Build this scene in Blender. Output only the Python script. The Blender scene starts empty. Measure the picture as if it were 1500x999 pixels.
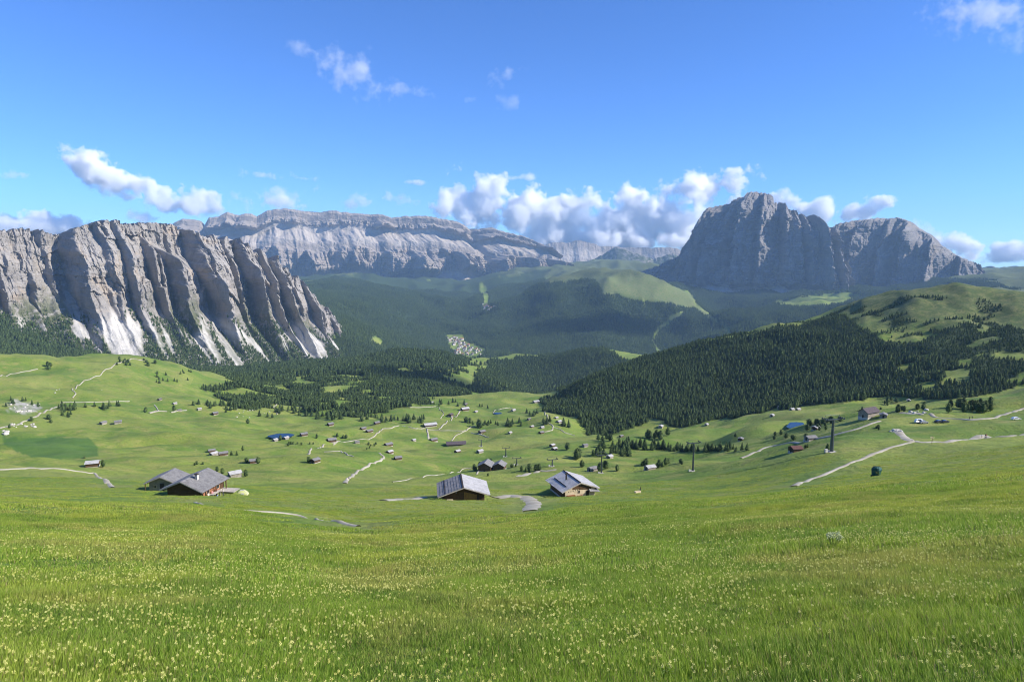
import bpy, bmesh, math, random
import numpy as np
from mathutils import Vector, Matrix
from mathutils.bvhtree import BVHTree
R = math.radians
scene = bpy.context.scene
C = scene.collection

# ------------------------------------------------------------------ camera
EZ = 1.65                                   # eye height above the slope
FPX = 1000.0                                # focal length in photo pixels (24 mm on 36 mm, 1500 px wide)
HOR = 375.0                                 # photo row of the true horizon
PITCH = math.atan((499.5 - HOR) / FPX)
cam_d = bpy.data.cameras.new('camera'); cam_d.lens = 24.0; cam_d.sensor_width = 36.0; cam_d.sensor_fit = 'HORIZONTAL'
cam_d.clip_start = 0.1; cam_d.clip_end = 200000
cam = bpy.data.objects.new('camera', cam_d); C.objects.link(cam)
cam.location = (0, 0, EZ); cam.rotation_euler = (math.pi / 2 - PITCH, 0, 0)
scene.camera = cam

# ------------------------------------------------------------------ sky, sun, exposure
SUN_AZ, SUN_EL = 101.0, 34.0                 # degrees clockwise from the view direction, above the horizon
world = bpy.data.worlds.new('World'); scene.world = world; world.use_nodes = True
wn = world.node_tree.nodes; wl = world.node_tree.links
bg = wn['Background']; sky = wn.new('ShaderNodeTexSky'); sky.sky_type = 'NISHITA'; sky.sun_disc = False
sky.sun_elevation = R(SUN_EL); sky.sun_rotation = R(SUN_AZ); sky.altitude = 2400; sky.air_density = 1.0
sky.dust_density = 0.1; sky.ozone_density = 4.5
tint = wn.new('ShaderNodeMix'); tint.data_type = 'RGBA'; tint.blend_type = 'MULTIPLY'; tint.inputs['Factor'].default_value = 1.0
tint.inputs[7].default_value = (0.49, 0.76, 1.15, 1)          # the deep azure of high mountain air
wl.new(sky.outputs[0], tint.inputs[6]); wl.new(tint.outputs[2], bg.inputs[0]); bg.inputs[1].default_value = 0.11
sun_d = bpy.data.lights.new('sun', 'SUN'); sun_d.energy = 4.9; sun_d.angle = R(0.53); sun_d.color = (1.0, 0.93, 0.82)
sun = bpy.data.objects.new('sun', sun_d); C.objects.link(sun)
SUNV = Vector((math.sin(R(SUN_AZ)) * math.cos(R(SUN_EL)), math.cos(R(SUN_AZ)) * math.cos(R(SUN_EL)), math.sin(R(SUN_EL))))
sun.rotation_euler = SUNV.to_track_quat('Z', 'Y').to_euler()
vs = scene.view_settings; vs.view_transform = 'Standard'; vs.look = 'None'; vs.exposure = 0.80; vs.gamma = 1.0; vs.use_curve_mapping = False

# ------------------------------------------------------------------ helpers
def tag(o, label=None, cat=None, group=None, kind=None):
    if label: o['label'] = label
    if cat: o['category'] = cat
    if group: o['group'] = group
    if kind: o['kind'] = kind
    return o
def ray(px, py):
    """direction of a photo pixel: azimuth (rad, clockwise from +Y) and slope dz per metre of ground distance"""
    c = (np.asarray(px, float) - 750.0) / FPX; b = -(np.asarray(py, float) - 499.5) / FPX
    y = math.cos(PITCH) + b * math.sin(PITCH); z = -math.sin(PITCH) + b * math.cos(PITCH)
    h = np.sqrt(c * c + y * y)
    return np.arctan2(c, y), z / h
def project(x, y, z):
    x = np.asarray(x, float); y = np.asarray(y, float); z = np.asarray(z, float) - EZ
    f = y * math.cos(PITCH) - z * math.sin(PITCH); u = y * math.sin(PITCH) + z * math.cos(PITCH)
    f = np.where(f > 1e-3, f, 1e-3)
    return 750.0 + FPX * x / f, 499.5 - FPX * u / f
def _grad(ix, iy, seed):
    h = (ix.astype(np.uint32) * np.uint32(374761393) + iy.astype(np.uint32) * np.uint32(668265263) + np.uint32(seed * 974711 % 4294967295))
    h = (h ^ (h >> np.uint32(13))) * np.uint32(1274126177); h = h ^ (h >> np.uint32(16))
    h = h * np.uint32(2246822519); h = h ^ (h >> np.uint32(15))
    return (h & np.uint32(0xffff)).astype(np.float64) * (2 * math.pi / 65536.0)
def perlin(x, y, seed=0):
    x = np.asarray(x, float); y = np.asarray(y, float)
    xi = np.floor(x); yi = np.floor(y); fx = x - xi; fy = y - yi
    xi = xi.astype(np.int64); yi = yi.astype(np.int64)
    u = fx * fx * fx * (fx * (fx * 6 - 15) + 10); v = fy * fy * fy * (fy * (fy * 6 - 15) + 10)
    def d(ox, oy):
        a = _grad(xi + ox, yi + oy, seed); return np.cos(a) * (fx - ox) + np.sin(a) * (fy - oy)
    n0 = d(0, 0) * (1 - u) + d(1, 0) * u; n1 = d(0, 1) * (1 - u) + d(1, 1) * u
    return (n0 * (1 - v) + n1 * v) * 1.5
def fbm(x, y, o=4, seed=0, gain=0.5):
    s = 0; a = 1.0; t = 0
    for k in range(o):
        s = s + a * perlin(x * 2 ** k + 17.3 * k, y * 2 ** k - 9.1 * k, seed + k); t += a; a *= gain
    return s / t
def ridged(x, y, o=4, seed=0, gain=0.5):
    s = 0; a = 1.0; t = 0
    for k in range(o):
        s = s + a * (1 - 2 * np.abs(perlin(x * 2 ** k + 3.7 * k, y * 2 ** k + 5.9 * k, seed + k))); t += a; a *= gain
    return s / t
def cells(x, y, seed=0):
    """random value of the nearest jittered cell: blocky, fractured steps"""
    xi = np.floor(x).astype(np.int64); yi = np.floor(y).astype(np.int64); best = np.full(np.shape(x), 1e9); val = np.zeros(np.shape(x))
    for ox in (-1, 0, 1):
        for oy in (-1, 0, 1):
            cx, cy = xi + ox, yi + oy; a = _grad(cx, cy, seed) / 6.2831853; b = _grad(cx, cy, seed + 1) / 6.2831853; c = _grad(cx, cy, seed + 2) / 6.2831853
            d = (cx + 0.15 + 0.7 * a - x) ** 2 + (cy + 0.15 + 0.7 * b - y) ** 2; k = d < best; best = np.where(k, d, best)
            # each block leans a little of its own
            v = c + 0.55 * ((a - 0.5) * (x - cx - 0.5) + (b - 0.5) * (y - cy - 0.5)); val = np.where(k, v, val)
    return val
def smooth(a, b, x):
    t = np.clip((x - a) / (b - a), 0, 1); return t * t * (3 - 2 * t)
def link(name, me, mat=None, parent=None):
    o = bpy.data.objects.new(name, me); C.objects.link(o)
    if mat is not None and len(me.materials) == 0: me.materials.append(mat)
    if parent is not None: o.parent = parent
    return o
def mesh_np(name, V, F, smooth_shade=True, attrs=None):
    """V (n,3), F (m,4) or (m,3) index arrays"""
    V = np.ascontiguousarray(V, np.float32); F = np.ascontiguousarray(F, np.int32)
    me = bpy.data.meshes.new(name); k = F.shape[1]
    me.vertices.add(len(V)); me.vertices.foreach_set('co', V.ravel())
    me.loops.add(F.size); me.loops.foreach_set('vertex_index', F.ravel())
    me.polygons.add(len(F)); me.polygons.foreach_set('loop_start', np.arange(0, F.size, k, dtype=np.int32))
    me.polygons.foreach_set('use_smooth', np.full(len(F), smooth_shade, bool))
    me.update(calc_edges=True); me.validate()
    for n, a in (attrs or {}).items():
        at = me.attributes.new(n, 'FLOAT', 'POINT'); at.data.foreach_set('value', np.ascontiguousarray(a, np.float32).ravel())
    return me
def grid_faces(nr, nc):
    i = np.arange(nr * nc, dtype=np.int32).reshape(nr, nc)
    return np.stack([i[:-1, :-1], i[:-1, 1:], i[1:, 1:], i[1:, :-1]], -1).reshape(-1, 4)
def in_poly(x, y, poly):
    x = np.asarray(x); y = np.asarray(y); r = np.zeros(x.shape, bool); n = len(poly)
    for i in range(n):
        x1, y1 = poly[i]; x2, y2 = poly[(i + 1) % n]
        if y1 == y2: continue
        c = ((y1 > y) != (y2 > y)) & (x < (x2 - x1) * (y - y1) / (y2 - y1) + x1); r ^= c
    return r

# ------------------------------------------------------------------ material helper
class NT:
    def __init__(s, name):
        s.m = bpy.data.materials.new(name); s.m.use_nodes = True; s.t = s.m.node_tree; s.n = s.t.nodes; s.l = s.t.links
        s.b = s.n['Principled BSDF']; s.out = s.n['Material Output']
        s.b.inputs['Roughness'].default_value = 0.9; s.b.inputs['Specular IOR Level'].default_value = 0.2
    def _in(s, sock, v):
        if hasattr(v, 'is_linked'): s.l.new(v, sock)
        elif v is not None:
            if isinstance(v, (tuple, list)) and len(v) == 3 and sock.type == 'RGBA': v = (*v, 1)
            sock.default_value = v
    def pos(s):
        g = s.n.new('ShaderNodeNewGeometry'); return g.outputs['Position']
    def nrm(s):
        g = s.n.new('ShaderNodeNewGeometry'); x = s.n.new('ShaderNodeSeparateXYZ'); s.l.new(g.outputs['Normal'], x.inputs[0]); return x.outputs[2]
    def obj(s):
        return s.n.new('ShaderNodeTexCoord').outputs['Object']
    def noise(s, vec, scale, detail=4, rough=0.55, dist=0.0, stretch=None):
        if stretch:
            mp = s.n.new('ShaderNodeMapping'); s.l.new(vec, mp.inputs[0]); mp.inputs['Scale'].default_value = stretch; vec = mp.outputs[0]
        t = s.n.new('ShaderNodeTexNoise'); s.l.new(vec, t.inputs['Vector']); t.inputs['Scale'].default_value = scale
        t.inputs['Detail'].default_value = detail; t.inputs['Roughness'].default_value = rough; t.inputs['Distortion'].default_value = dist
        return t.outputs[0]
    def attr(s, name, inst=False):
        a = s.n.new('ShaderNodeAttribute'); a.attribute_name = name
        if inst: a.attribute_type = 'INSTANCER'
        return a.outputs['Fac']
    def rng(s, v, a, b, c=0.0, d=1.0, smoothstep=True):
        m = s.n.new('ShaderNodeMapRange'); m.interpolation_type = 'SMOOTHSTEP' if smoothstep else 'LINEAR'
        s._in(m.inputs['Value'], v)
        for k, q in zip(('From Min', 'From Max', 'To Min', 'To Max'), (a, b, c, d)): s._in(m.inputs[k], q)
        return m.outputs[0]
    def math(s, op, a, b=None, clamp=False):
        m = s.n.new('ShaderNodeMath'); m.operation = op; m.use_clamp = clamp; s._in(m.inputs[0], a)
        if b is not None: s._in(m.inputs[1], b)
        return m.outputs[0]
    def mix(s, f, a, b, mode='MIX'):
        m = s.n.new('ShaderNodeMix'); m.data_type = 'RGBA'; m.blend_type = mode
        s._in(m.inputs['Factor'], f); s._in(m.inputs['A'] if False else m.inputs[6], a); s._in(m.inputs[7], b); return m.outputs[2]
    def bump(s, h, strength, dist):
        b = s.n.new('ShaderNodeBump'); s._in(b.inputs['Height'], h); b.inputs['Strength'].default_value = strength; b.inputs['Distance'].default_value = dist
        s.l.new(b.outputs[0], s.b.inputs['Normal'])
    def color(s, c): s._in(s.b.inputs['Base Color'], c); return s.m
# ------------------------------------------------------------------ the land: control points (photo column, row, distance in m)
# the surface passes through them; rows of hidden points only keep the ground behind a crest low
CTL = {
 -350: [(722,145),(690,330),(655,580),(620,800),(590,1000),(560,1150),(540,1300),(528,1400),(545,1900),(520,2300),(470,2800),(440,3100),(440,5000),(420,9000)],
 -150: [(722,145),(690,330),(655,580),(625,800),(595,1000),(565,1150),(540,1300),(525,1420),(545,1900),(520,2300),(470,2800),(440,3100),(440,5000),(420,9000)],
 0: [(727,146),(690,330),(660,560),(632,780),(600,1000),(575,1150),(545,1300),(522,1450),(545,1900),(525,2300),(480,2800),(450,3050),(440,5000),(420,9000)],
 100: [(730,142),(690,340),(680,440),(660,580),(632,760),(612,900),(590,1050),(560,1200),(535,1350),(525,1480),(553,1900),(530,2400),(502,2850),(480,3050),(450,5000),(430,9000)],
 200: [(731,140),(700,300),(665,520),(640,700),(612,920),(590,1080),(560,1250),(535,1400),(524,1520),(553,1950),(540,2400),(525,2750),(505,3050),(460,5000),(430,9000)],
 265: [(730,138),(714,200),(668,500),(640,700),(612,930),(592,1100),(565,1330),(540,1500),(532,1600),(555,2000),(545,2400),(535,2800),(522,3050),(460,5000),(430,9000)],
 340: [(736,130),(715,200),(680,430),(640,700),(612,960),(595,1130),(577,1350),(560,1600),(556,1900),(549,2300),(541,2700),(535,3000),(510,3700),(450,5500),(425,9000)],
 430: [(750,110),(722,200),(685,400),(655,620),(638,820),(615,1050),(595,1250),(572,1500),(552,1900),(543,2300),(533,2800),(522,3300),(480,3900),(445,5500),(425,7500),(415,9500)],
 520: [(765,104),(725,200),(690,400),(655,630),(632,850),(610,1060),(590,1300),(567,1600),(547,2000),(529,2500),(538,3000),(505,3600),(485,4200),(450,5600),(420,7600),(408,9500)],
 600: [(752,114),(725,190),(705,290),(680,470),(655,670),(630,880),(605,1100),(588,1350),(570,1600),(553,1950),(535,2300),(519,2700),(540,3300),(508,4600),(490,5200),(460,6200),(430,8000),(412,9800)],
 690: [(748,126),(722,190),(705,290),(688,430),(660,670),(640,860),(620,1050),(600,1250),(585,1450),(570,1700),(550,2200),(533,2700),(526,3000),(548,3700),(521,4700),(505,5200),(485,5800),(452,6800),(430,8500),(412,10500)],
 750: [(749,128),(724,190),(705,290),(690,420),(660,650),(640,800),(610,1100),(590,1350),(578,1500),(590,1900),(562,2500),(535,3000),(523,3300),(540,4000),(505,4900),(475,5700),(440,7000),(415,8500),(400,10500)],
 810: [(741,128),(722,190),(700,320),(680,470),(650,700),(620,950),(597,1250),(588,1400),(605,1800),(577,2400),(550,2800),(524,3200),(545,3900),(508,4900),(470,5500),(432,6200),(414,6700),(420,8000),(395,10500)],
 870: [(735,132),(718,190),(692,360),(665,540),(645,780),(637,920),(610,1070),(580,1250),(551,1420),(575,1900),(547,2600),(513,3100),(540,3800),(505,4900),(460,5500),(422,6100),(404,6500),(415,7600),(388,10800)],
 960: [(728,140),(715,190),(700,290),(683,390),(665,540),(650,720),(635,860),(622,980),(590,1140),(555,1330),(521,1530),(560,2300),(545,3500),(532,4500),(505,4900),(470,5400),(442,5900),(409,6400),(420,7600),(395,10000)],
 1050: [(728,140),(712,190),(690,280),(672,390),(655,530),(640,710),(620,880),(612,970),(580,1130),(540,1340),(500,1560),(545,2300),(525,4000),(495,4700),(470,5200),(450,5500),(470,6300),(445,7200),(434,8000),(425,9500)],
 1130: [(716,150),(690,230),(667,350),(650,470),(635,620),(622,740),(605,900),(592,1010),(560,1180),(520,1390),(486,1590),(530,2400),(490,4700),(455,6500),(437,7600),(430,8400),(425,9500)],
 1217: [(703,168),(680,214),(662,250),(640,330),(624,440),(612,580),(600,760),(590,920),(575,1060),(545,1220),(500,1430),(468,1600),(510,2500),(475,4600),(445,6500),(432,7800),(425,9500)],
 1285: [(695,172),(675,218),(645,300),(625,380),(612,440),(602,580),(592,780),(578,1000),(545,1180),(490,1430),(455,1560),(443,1620),(490,2500),(450,6000),(430,8000),(425,9500)],
 1385: [(688,165),(665,230),(640,310),(620,400),(610,450),(604,520),(614,620),(597,800),(578,960),(540,1150),(490,1370),(450,1510),(430,1580),(470,2400),(440,6000),(415,8500),(405,10500)],
 1500: [(676,160),(655,240),(637,310),(620,370),(600,450),(586,520),(602,640),(572,950),(540,1100),(500,1290),(465,1430),(490,2200),(430,6000),(402,9000),(398,11000)],
 1650: [(668,160),(650,240),(630,310),(592,430),(572,520),(588,640),(556,950),(510,1200),(475,1370),(490,2200),(430,6000),(402,9000),(398,11000)],
 1850: [(664,160),(648,240),(628,310),(590,430),(570,520),(588,640),(550,950),(510,1200),(480,1370),(490,2200),(430,6000),(402,9000),(398,11000)],
}
ctl_q, ctl_w = [], []
for px, rows in CTL.items():
    for py, r in rows:
        az, t = ray(px, py); ctl_q.append((float(az), math.log(r))); ctl_w.append((EZ + r * float(t)) / r)
    az, t = ray(px, rows[0][0]); w0 = (EZ + rows[0][1] * float(t)) / rows[0][1]
    for r, k in ((2, 0.96), (6, 0.96), (16, 0.975), (40, 0.99), (75, 1.0)):
        ctl_q.append((float(az), math.log(r))); ctl_w.append(w0 * k)
    az, t = ray(px, rows[-1][0])
    ctl_q.append((float(az), math.log(16000))); ctl_w.append(float(t) * 0.98)
ctl_q = np.array(ctl_q); ctl_w = np.array(ctl_w)
def _phi(d2): return np.where(d2 > 1e-12, 0.5 * d2 * np.log(np.maximum(d2, 1e-12)), 0.0)
AX = 1.25
_Q = ctl_q * np.array([AX, 1.0])
_n = len(_Q); _d2 = ((_Q[:, None, :] - _Q[None, :, :]) ** 2).sum(-1)
_A = np.zeros((_n + 3, _n + 3)); _A[:_n, :_n] = _phi(_d2) + np.eye(_n) * 2e-5
_A[:_n, _n] = 1; _A[:_n, _n + 1:] = _Q; _A[_n:, :_n] = _A[:_n, _n:].T
_sol = np.linalg.solve(_A, np.concatenate([ctl_w, np.zeros(3)]))
def w_rbf(az, lr):
    q = np.stack([az.ravel() * AX, lr.ravel()], -1); out = np.empty(len(q))
    for i in range(0, len(q), 20000):
        p = q[i:i + 20000]; d2 = ((p[:, None, :] - _Q[None, :, :]) ** 2).sum(-1)
        out[i:i + 20000] = _phi(d2) @ _sol[:_n] + _sol[_n] + p @ _sol[_n + 1:]
    return out.reshape(az.shape)
def detail(x, y, r):
    """undulation and hummocks, metres"""
    a = 0.9 * smooth(60, 500, r) * fbm(x / 80, y / 50, 3, 11) * 9.5
    a = a + smooth(200, 800, r) * (1 - smooth(2500, 4000, r)) * fbm(x / 240, y / 170, 3, 21) * 16.0
    a = a + smooth(1500, 4000, r) * fbm(x / 700, y / 700, 4, 31) * 40.0
    a = a + 0.24 * smooth(5, 20, r) * fbm(x / 7, y / 5, 3, 41) * (1 - smooth(250, 500, r))
    a = a + 0.62 * smooth(12, 40, r) * (1 - smooth(110, 160, r)) * fbm(x / 24, y / 15, 2, 51)
    vil = np.exp(-((x + 330) ** 2 + (y - 5000) ** 2) / 650.0 ** 2)
    a = a + smooth(3000, 4600, r) * (1 - vil) * (ridged(x / 1000 + 0.3, y / 1500, 3, 36) - 0.3) * 125.0
    pic = smooth(950, 1150, r) * (1 - smooth(1700, 2000, r)) * smooth(250, 600, x)
    a = a + pic * 16 * (ridged(x / 190, y / 330, 3, 88) - 0.25)
    return a
# log-polar ground sheet, fine inside the view and coarse behind the camera
az_v = np.concatenate([np.linspace(-180, -50, 40, endpoint=False), np.linspace(-50, 50, 640, endpoint=False), np.linspace(50, 180, 41)])
az_v = np.radians(az_v)
lr_v = np.concatenate([np.linspace(math.log(0.6), math.log(60), 90, endpoint=False), np.linspace(math.log(60), math.log(3600), 330, endpoint=False),
                       np.linspace(math.log(3600), math.log(16000), 111)])
AZg, LRg = np.meshgrid(az_v, lr_v)
_azc = np.clip(AZg, R(-52), R(52))
Wg = w_rbf(_azc, LRg)
_back = smooth(R(60), R(175), np.abs(AZg)); Wg = Wg * (1 - _back) + _back * np.where(LRg < 6, -0.05, -0.03)
Rg = np.exp(LRg); Xg = Rg * np.sin(AZg); Yg = Rg * np.cos(AZg)
Zg = Wg * Rg * smooth(0.0, 3.0, Rg) + detail(Xg, Yg, Rg)
# pads: flat benches for the near chalets are cut later from this list (px, py, r) -> (x, y, radius, blend)
def sample(x, y, G=None):
    """bilinear height of the ground sheet"""
    G = Zg if G is None else G
    x = np.asarray(x, float); y = np.asarray(y, float)
    az = np.arctan2(x, y); lr = np.log(np.maximum(np.hypot(x, y), 0.61))
    i = np.clip(np.searchsorted(lr_v, lr) - 1, 0, len(lr_v) - 2); j = np.clip(np.searchsorted(az_v, az) - 1, 0, len(az_v) - 2)
    fi = np.clip((lr - lr_v[i]) / (lr_v[i + 1] - lr_v[i]), 0, 1); fj = np.clip((az - az_v[j]) / (az_v[j + 1] - az_v[j]), 0, 1)
    return (G[i, j] * (1 - fi) + G[i + 1, j] * fi) * (1 - fj) + (G[i, j + 1] * (1 - fi) + G[i + 1, j + 1] * fi) * fj
def hit(px, py, rmin=3.0, rmax=15000.0):
    """first ground point under a photo pixel"""
    az, t = ray(px, py); az = float(az); t = float(t)
    rr = np.exp(np.linspace(math.log(rmin), math.log(rmax), 1500))
    z = sample(rr * math.sin(az), rr * math.cos(az)); under = (EZ + rr * t) <= z
    k = int(np.argmax(under)) if under.any() else None
    if k is None:                                       # passes above everything: the point of closest approach
        k = int(np.argmin((EZ + rr * t - z) / rr)); r = rr[k]
    elif k == 0: r = rr[0]
    else:
        d0 = EZ + rr[k - 1] * t - z[k - 1]; d1 = EZ + rr[k] * t - z[k]; r = rr[k - 1] + (rr[k] - rr[k - 1]) * d0 / max(d0 - d1, 1e-9)
    x, y = r * math.sin(az), r * math.cos(az)
    return Vector((x, y, float(sample(x, y))))
# ------------------------------------------------------------------ benches under the near buildings, tarn basins
PADS = []
def pad(px, py, rad, blend, dz=0.0):
    p = hit(px, py); PADS.append((p.x, p.y, p.z + dz, rad, blend)); return p
P_LEFT_FRONT = pad(286.7, 724.5, 6.0, 5.0)
P_LEFT_BACK = pad(247, 716, 5.0, 4.0)
P_BARN = pad(678, 730, 6.0, 4.0)
P_HUT = pad(838, 723, 6.5, 5.0)
P_POND1 = pad(412, 638.5, 19.0, 45.0, -1.5)
P_POND2 = pad(1166, 624, 22.0, 50.0, -2.0)
P_POND3 = pad(729, 605.5, 12.0, 30.0, -1.0)
for x, y, z, rad, bl in PADS:
    d = np.hypot(Xg - x, Yg - y); k = 1 - smooth(rad, rad + bl, d); Zg = Zg * (1 - k) + z * k
PXg, PYg = project(Xg, Yg, Zg)
FRONT = Yg > 10
# ------------------------------------------------------------------ where forest stands (photo outline of the wood, distance range, density)
WOODS = [
 ([(795,588),(850,556),(900,538),(1000,505),(1100,490),(1190,472),(1235,462),(1262,478),(1300,508),(1330,522),(1300,560),(1290,578),(1240,590),(1180,592),(1150,603),(1135,596),(1110,612),(1060,613),(1000,626),(950,613),(935,626),(905,634),(872,641),(845,612),(800,603)], 880, 1720, 1.0),
 ([(1180,470),(1262,440),(1300,446),(1330,470),(1290,500),(1220,500)], 1100, 1700, 0.34),
 ([(1290,497),(1370,484),(1430,468),(1500,482),(1720,480),(1720,575),(1500,565),(1440,580),(1380,585),(1290,580)], 800, 1700, 0.60),
 ([(-300,420),(0,420),(480,440),(520,500),(480,545),(430,552),(345,565),(300,575),(250,565),(-300,560)], 1750, 3500, 1.0),
 ([(330,548),(420,520),(480,495),(560,500),(640,505),(690,532),(600,560),(640,585),(600,585),(560,600),(540,585),(480,572),(430,560),(400,566),(330,570)], 2150, 3900, 1.0),
 ([(330,548),(420,535),(480,525),(560,525),(640,530),(690,545),(600,565),(640,585),(600,585),(560,600),(540,585),(480,572),(430,560),(400,566),(330,570)], 1400, 2150, 0.40),
 ([(300,572),(360,560),(430,562),(470,570),(540,585),(600,580),(640,592),(570,598),(556,612),(540,618),(470,606),(430,600),(350,600)], 1050, 1900, 0.5),
 ([(560,545),(640,552),(680,570),(700,590),(640,585),(560,575)], 1500, 2400, 1.0),
 ([(680,585),(690,560),(720,530),(770,525),(840,515),(880,510),(930,535),(900,545),(850,560),(800,590),(760,585)], 1850, 3700, 1.0),
 ([(1215,470),(1262,440),(1320,436),(1385,432),(1440,440),(1520,470),(1520,505),(1290,505)], 1000, 1750, 0.14),
 ([(640,535),(700,525),(740,535),(760,560),(700,575),(660,560)], 2300, 3400, 0.15),
]
CLEAR = [   # open ground inside the far woods: pistes, meadows, village, valley floor
 [(650,491),(676,489),(684,500),(700,505),(710,514),(702,524),(672,523),(656,506)],
 [(868,402),(880,425),(930,440),(985,447),(1012,452),(1022,436),(990,420),(940,404)],
 [(868,402),(885,432),(905,432),(880,415)],
 [(1010,448),(1030,461),(1060,478),(1076,500),(1084,498),(1069,479),(1038,460),(1018,445)],
 [(966,478),(985,464),(1003,456),(1006,460),(985,470),(970,482),(962,500),(976,525),(971,525),(957,500)],
 [(706,415),(716,432),(716,452),(704,456),(708,440)],
 [(1130,444),(1180,434),(1235,428),(1262,432),(1230,446),(1170,450)],
 [(800,398),(1000,398),(1000,404),(880,402),(840,412),(800,415)],
 [(548,492),(562,500),(556,508),(540,500)],
]
def forest_density(x, y, z, r):
    px, py = project(x, y, z)
    j = fbm(x / (r * 0.02 + 12), y / (r * 0.02 + 12), 3, 77)
    pxj = px + 14 * j; pyj = py + 5 * fbm(x / 60, y / 60, 2, 78)
    d = np.zeros(np.shape(px)); fr = np.asarray(y) > 10
    for poly, r0, r1, k in WOODS:
        m = in_poly(pxj, pyj, poly) & (r > r0) & (r < r1) & fr
        if k < 0.9: m = m & (fbm(x / 70, y / 70, 3, 91) > (0.42 - k))
        d = np.where(m, np.maximum(d, 1.0 if k > 0.9 else min(1, k * 1.8)), d)
    # everything beyond the alp is wooded up to the tree line
    far = (r > 3600) & fr
    line = -235 + 90 * fbm(x / 900, y / 900, 3, 61)
    m = far & (z < line) & (fbm(x / 500, y / 500, 3, 63) < 0.55)
    for poly in CLEAR: m &= ~in_poly(px + 9 * j, py + 3 * fbm(x / 90, y / 90, 2, 79), poly)
    d = np.where(m, 1.0, d)
    # cliffs and hill behind the pic
    return d
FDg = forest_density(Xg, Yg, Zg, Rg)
MOWN = [(3,640),(130,641),(143,655),(145,668),(120,672),(60,674),(25,662),(5,650)]
mown = in_poly(PXg, PYg, MOWN) & FRONT & (Rg > 400) & (Rg < 900)
OUT = [(8,592),(20,586),(48,590),(62,598),(45,606),(30,606),(14,602)]
outc = (in_poly(PXg + 6 * fbm(Xg / 20, Yg / 20, 3, 5), PYg, OUT) & FRONT & (Rg > 700) & (Rg < 1300)) * (0.4 + fbm(Xg / 9, Yg / 9, 3, 6)).clip(0, 1) * 1.6
pisted = np.zeros_like(Zg)
for poly in CLEAR[1:5]: pisted = np.maximum(pisted, in_poly(PXg, PYg, poly) & (Rg > 4200) & FRONT)
DARKSHRUB = fbm(Xg / 60, Yg / 40, 4, 81)

# ------------------------------------------------------------------ ground material
g = NT('meadow_ground'); p = g.pos()
n1 = g.noise(p, 0.012, 5, 0.6, 0.4); n2 = g.noise(p, 0.07, 5, 0.6, 0.3); n3 = g.noise(p, 0.9, 4, 0.65); n4 = g.noise(p, 7.0, 3, 0.7)
n5 = g.noise(p, 0.03, 4, 0.6, 0.5, stretch=(0.5, 1.0, 3.0))
c = g.mix(g.rng(n1, 0.36, 0.64), (0.120, 0.198, 0.026), (0.222, 0.268, 0.048))
c = g.mix(g.math('MULTIPLY', g.rng(n2, 0.45, 0.68), 0.75), c, (0.28, 0.265, 0.078))
c = g.mix(g.math('MULTIPLY', g.rng(n5, 0.52, 0.72), 0.6), c, (0.058, 0.120, 0.020))
c = g.mix(g.math('MULTIPLY', g.rng(n3, 0.35, 0.75), 0.35), c, (0.050, 0.085, 0.018))
c = g.mix(g.math('MULTIPLY', g.rng(n4, 0.45, 0.8), 0.30), c, (0.160, 0.200, 0.055))
vo = g.n.new('ShaderNodeTexVoronoi'); vo.inputs['Scale'].default_value = 0.011; g.l.new(p, vo.inputs['Vector']); sx_ = g.n.new('ShaderNodeSeparateColor'); g.l.new(vo.outputs['Color'], sx_.inputs[0])
c = g.mix(g.math('MULTIPLY', g.rng(sx_.outputs[0], 0.55, 0.62), 0.28), c, (0.075, 0.155, 0.022)); c = g.mix(g.math('MULTIPLY', g.rng(sx_.outputs[1], 0.70, 0.76), 0.30), c, (0.25, 0.26, 0.075))
n6 = g.noise(p, 0.28, 4, 0.7, 0.3); c = g.mix(g.math('MULTIPLY', g.rng(n6, 0.50, 0.66), 0.42), c, (0.062, 0.110, 0.018))
c = g.mix(g.math('MULTIPLY', g.attr('mown'), 0.85), c, g.mix(g.rng(n2, 0.3, 0.7), (0.050, 0.118, 0.022), (0.072, 0.150, 0.030)))
c = g.mix(g.attr('high'), c, g.mix(g.rng(n2, 0.35, 0.65), (0.060, 0.092, 0.026), (0.150, 0.158, 0.058)))
c = g.mix(g.math('MULTIPLY', g.attr('high'), g.math('MULTIPLY', g.rng(n6, 0.47, 0.6), 0.7)), c, (0.035, 0.058, 0.018))
c = g.mix(g.attr('piste'), c, g.mix(g.rng(n2, 0.3, 0.7), (0.085, 0.135, 0.036), (0.160, 0.165, 0.070)))
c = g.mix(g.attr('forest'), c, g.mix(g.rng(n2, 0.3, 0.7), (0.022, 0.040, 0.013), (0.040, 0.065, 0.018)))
c = g.mix(g.attr('rock'), c, g.mix(g.rng(n3, 0.3, 0.7), (0.30, 0.28, 0.24), (0.52, 0.50, 0.46)))
c = g.mix(g.attr('earth'), c, (0.20, 0.165, 0.11))
g.bump(g.math('ADD', g.math('MULTIPLY', n3, 0.6), g.math('ADD', g.math('MULTIPLY', n6, 2.4), g.math('MULTIPLY', n4, 0.15))), 0.6, 0.6)
M_GROUND = g.color(c)
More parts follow.
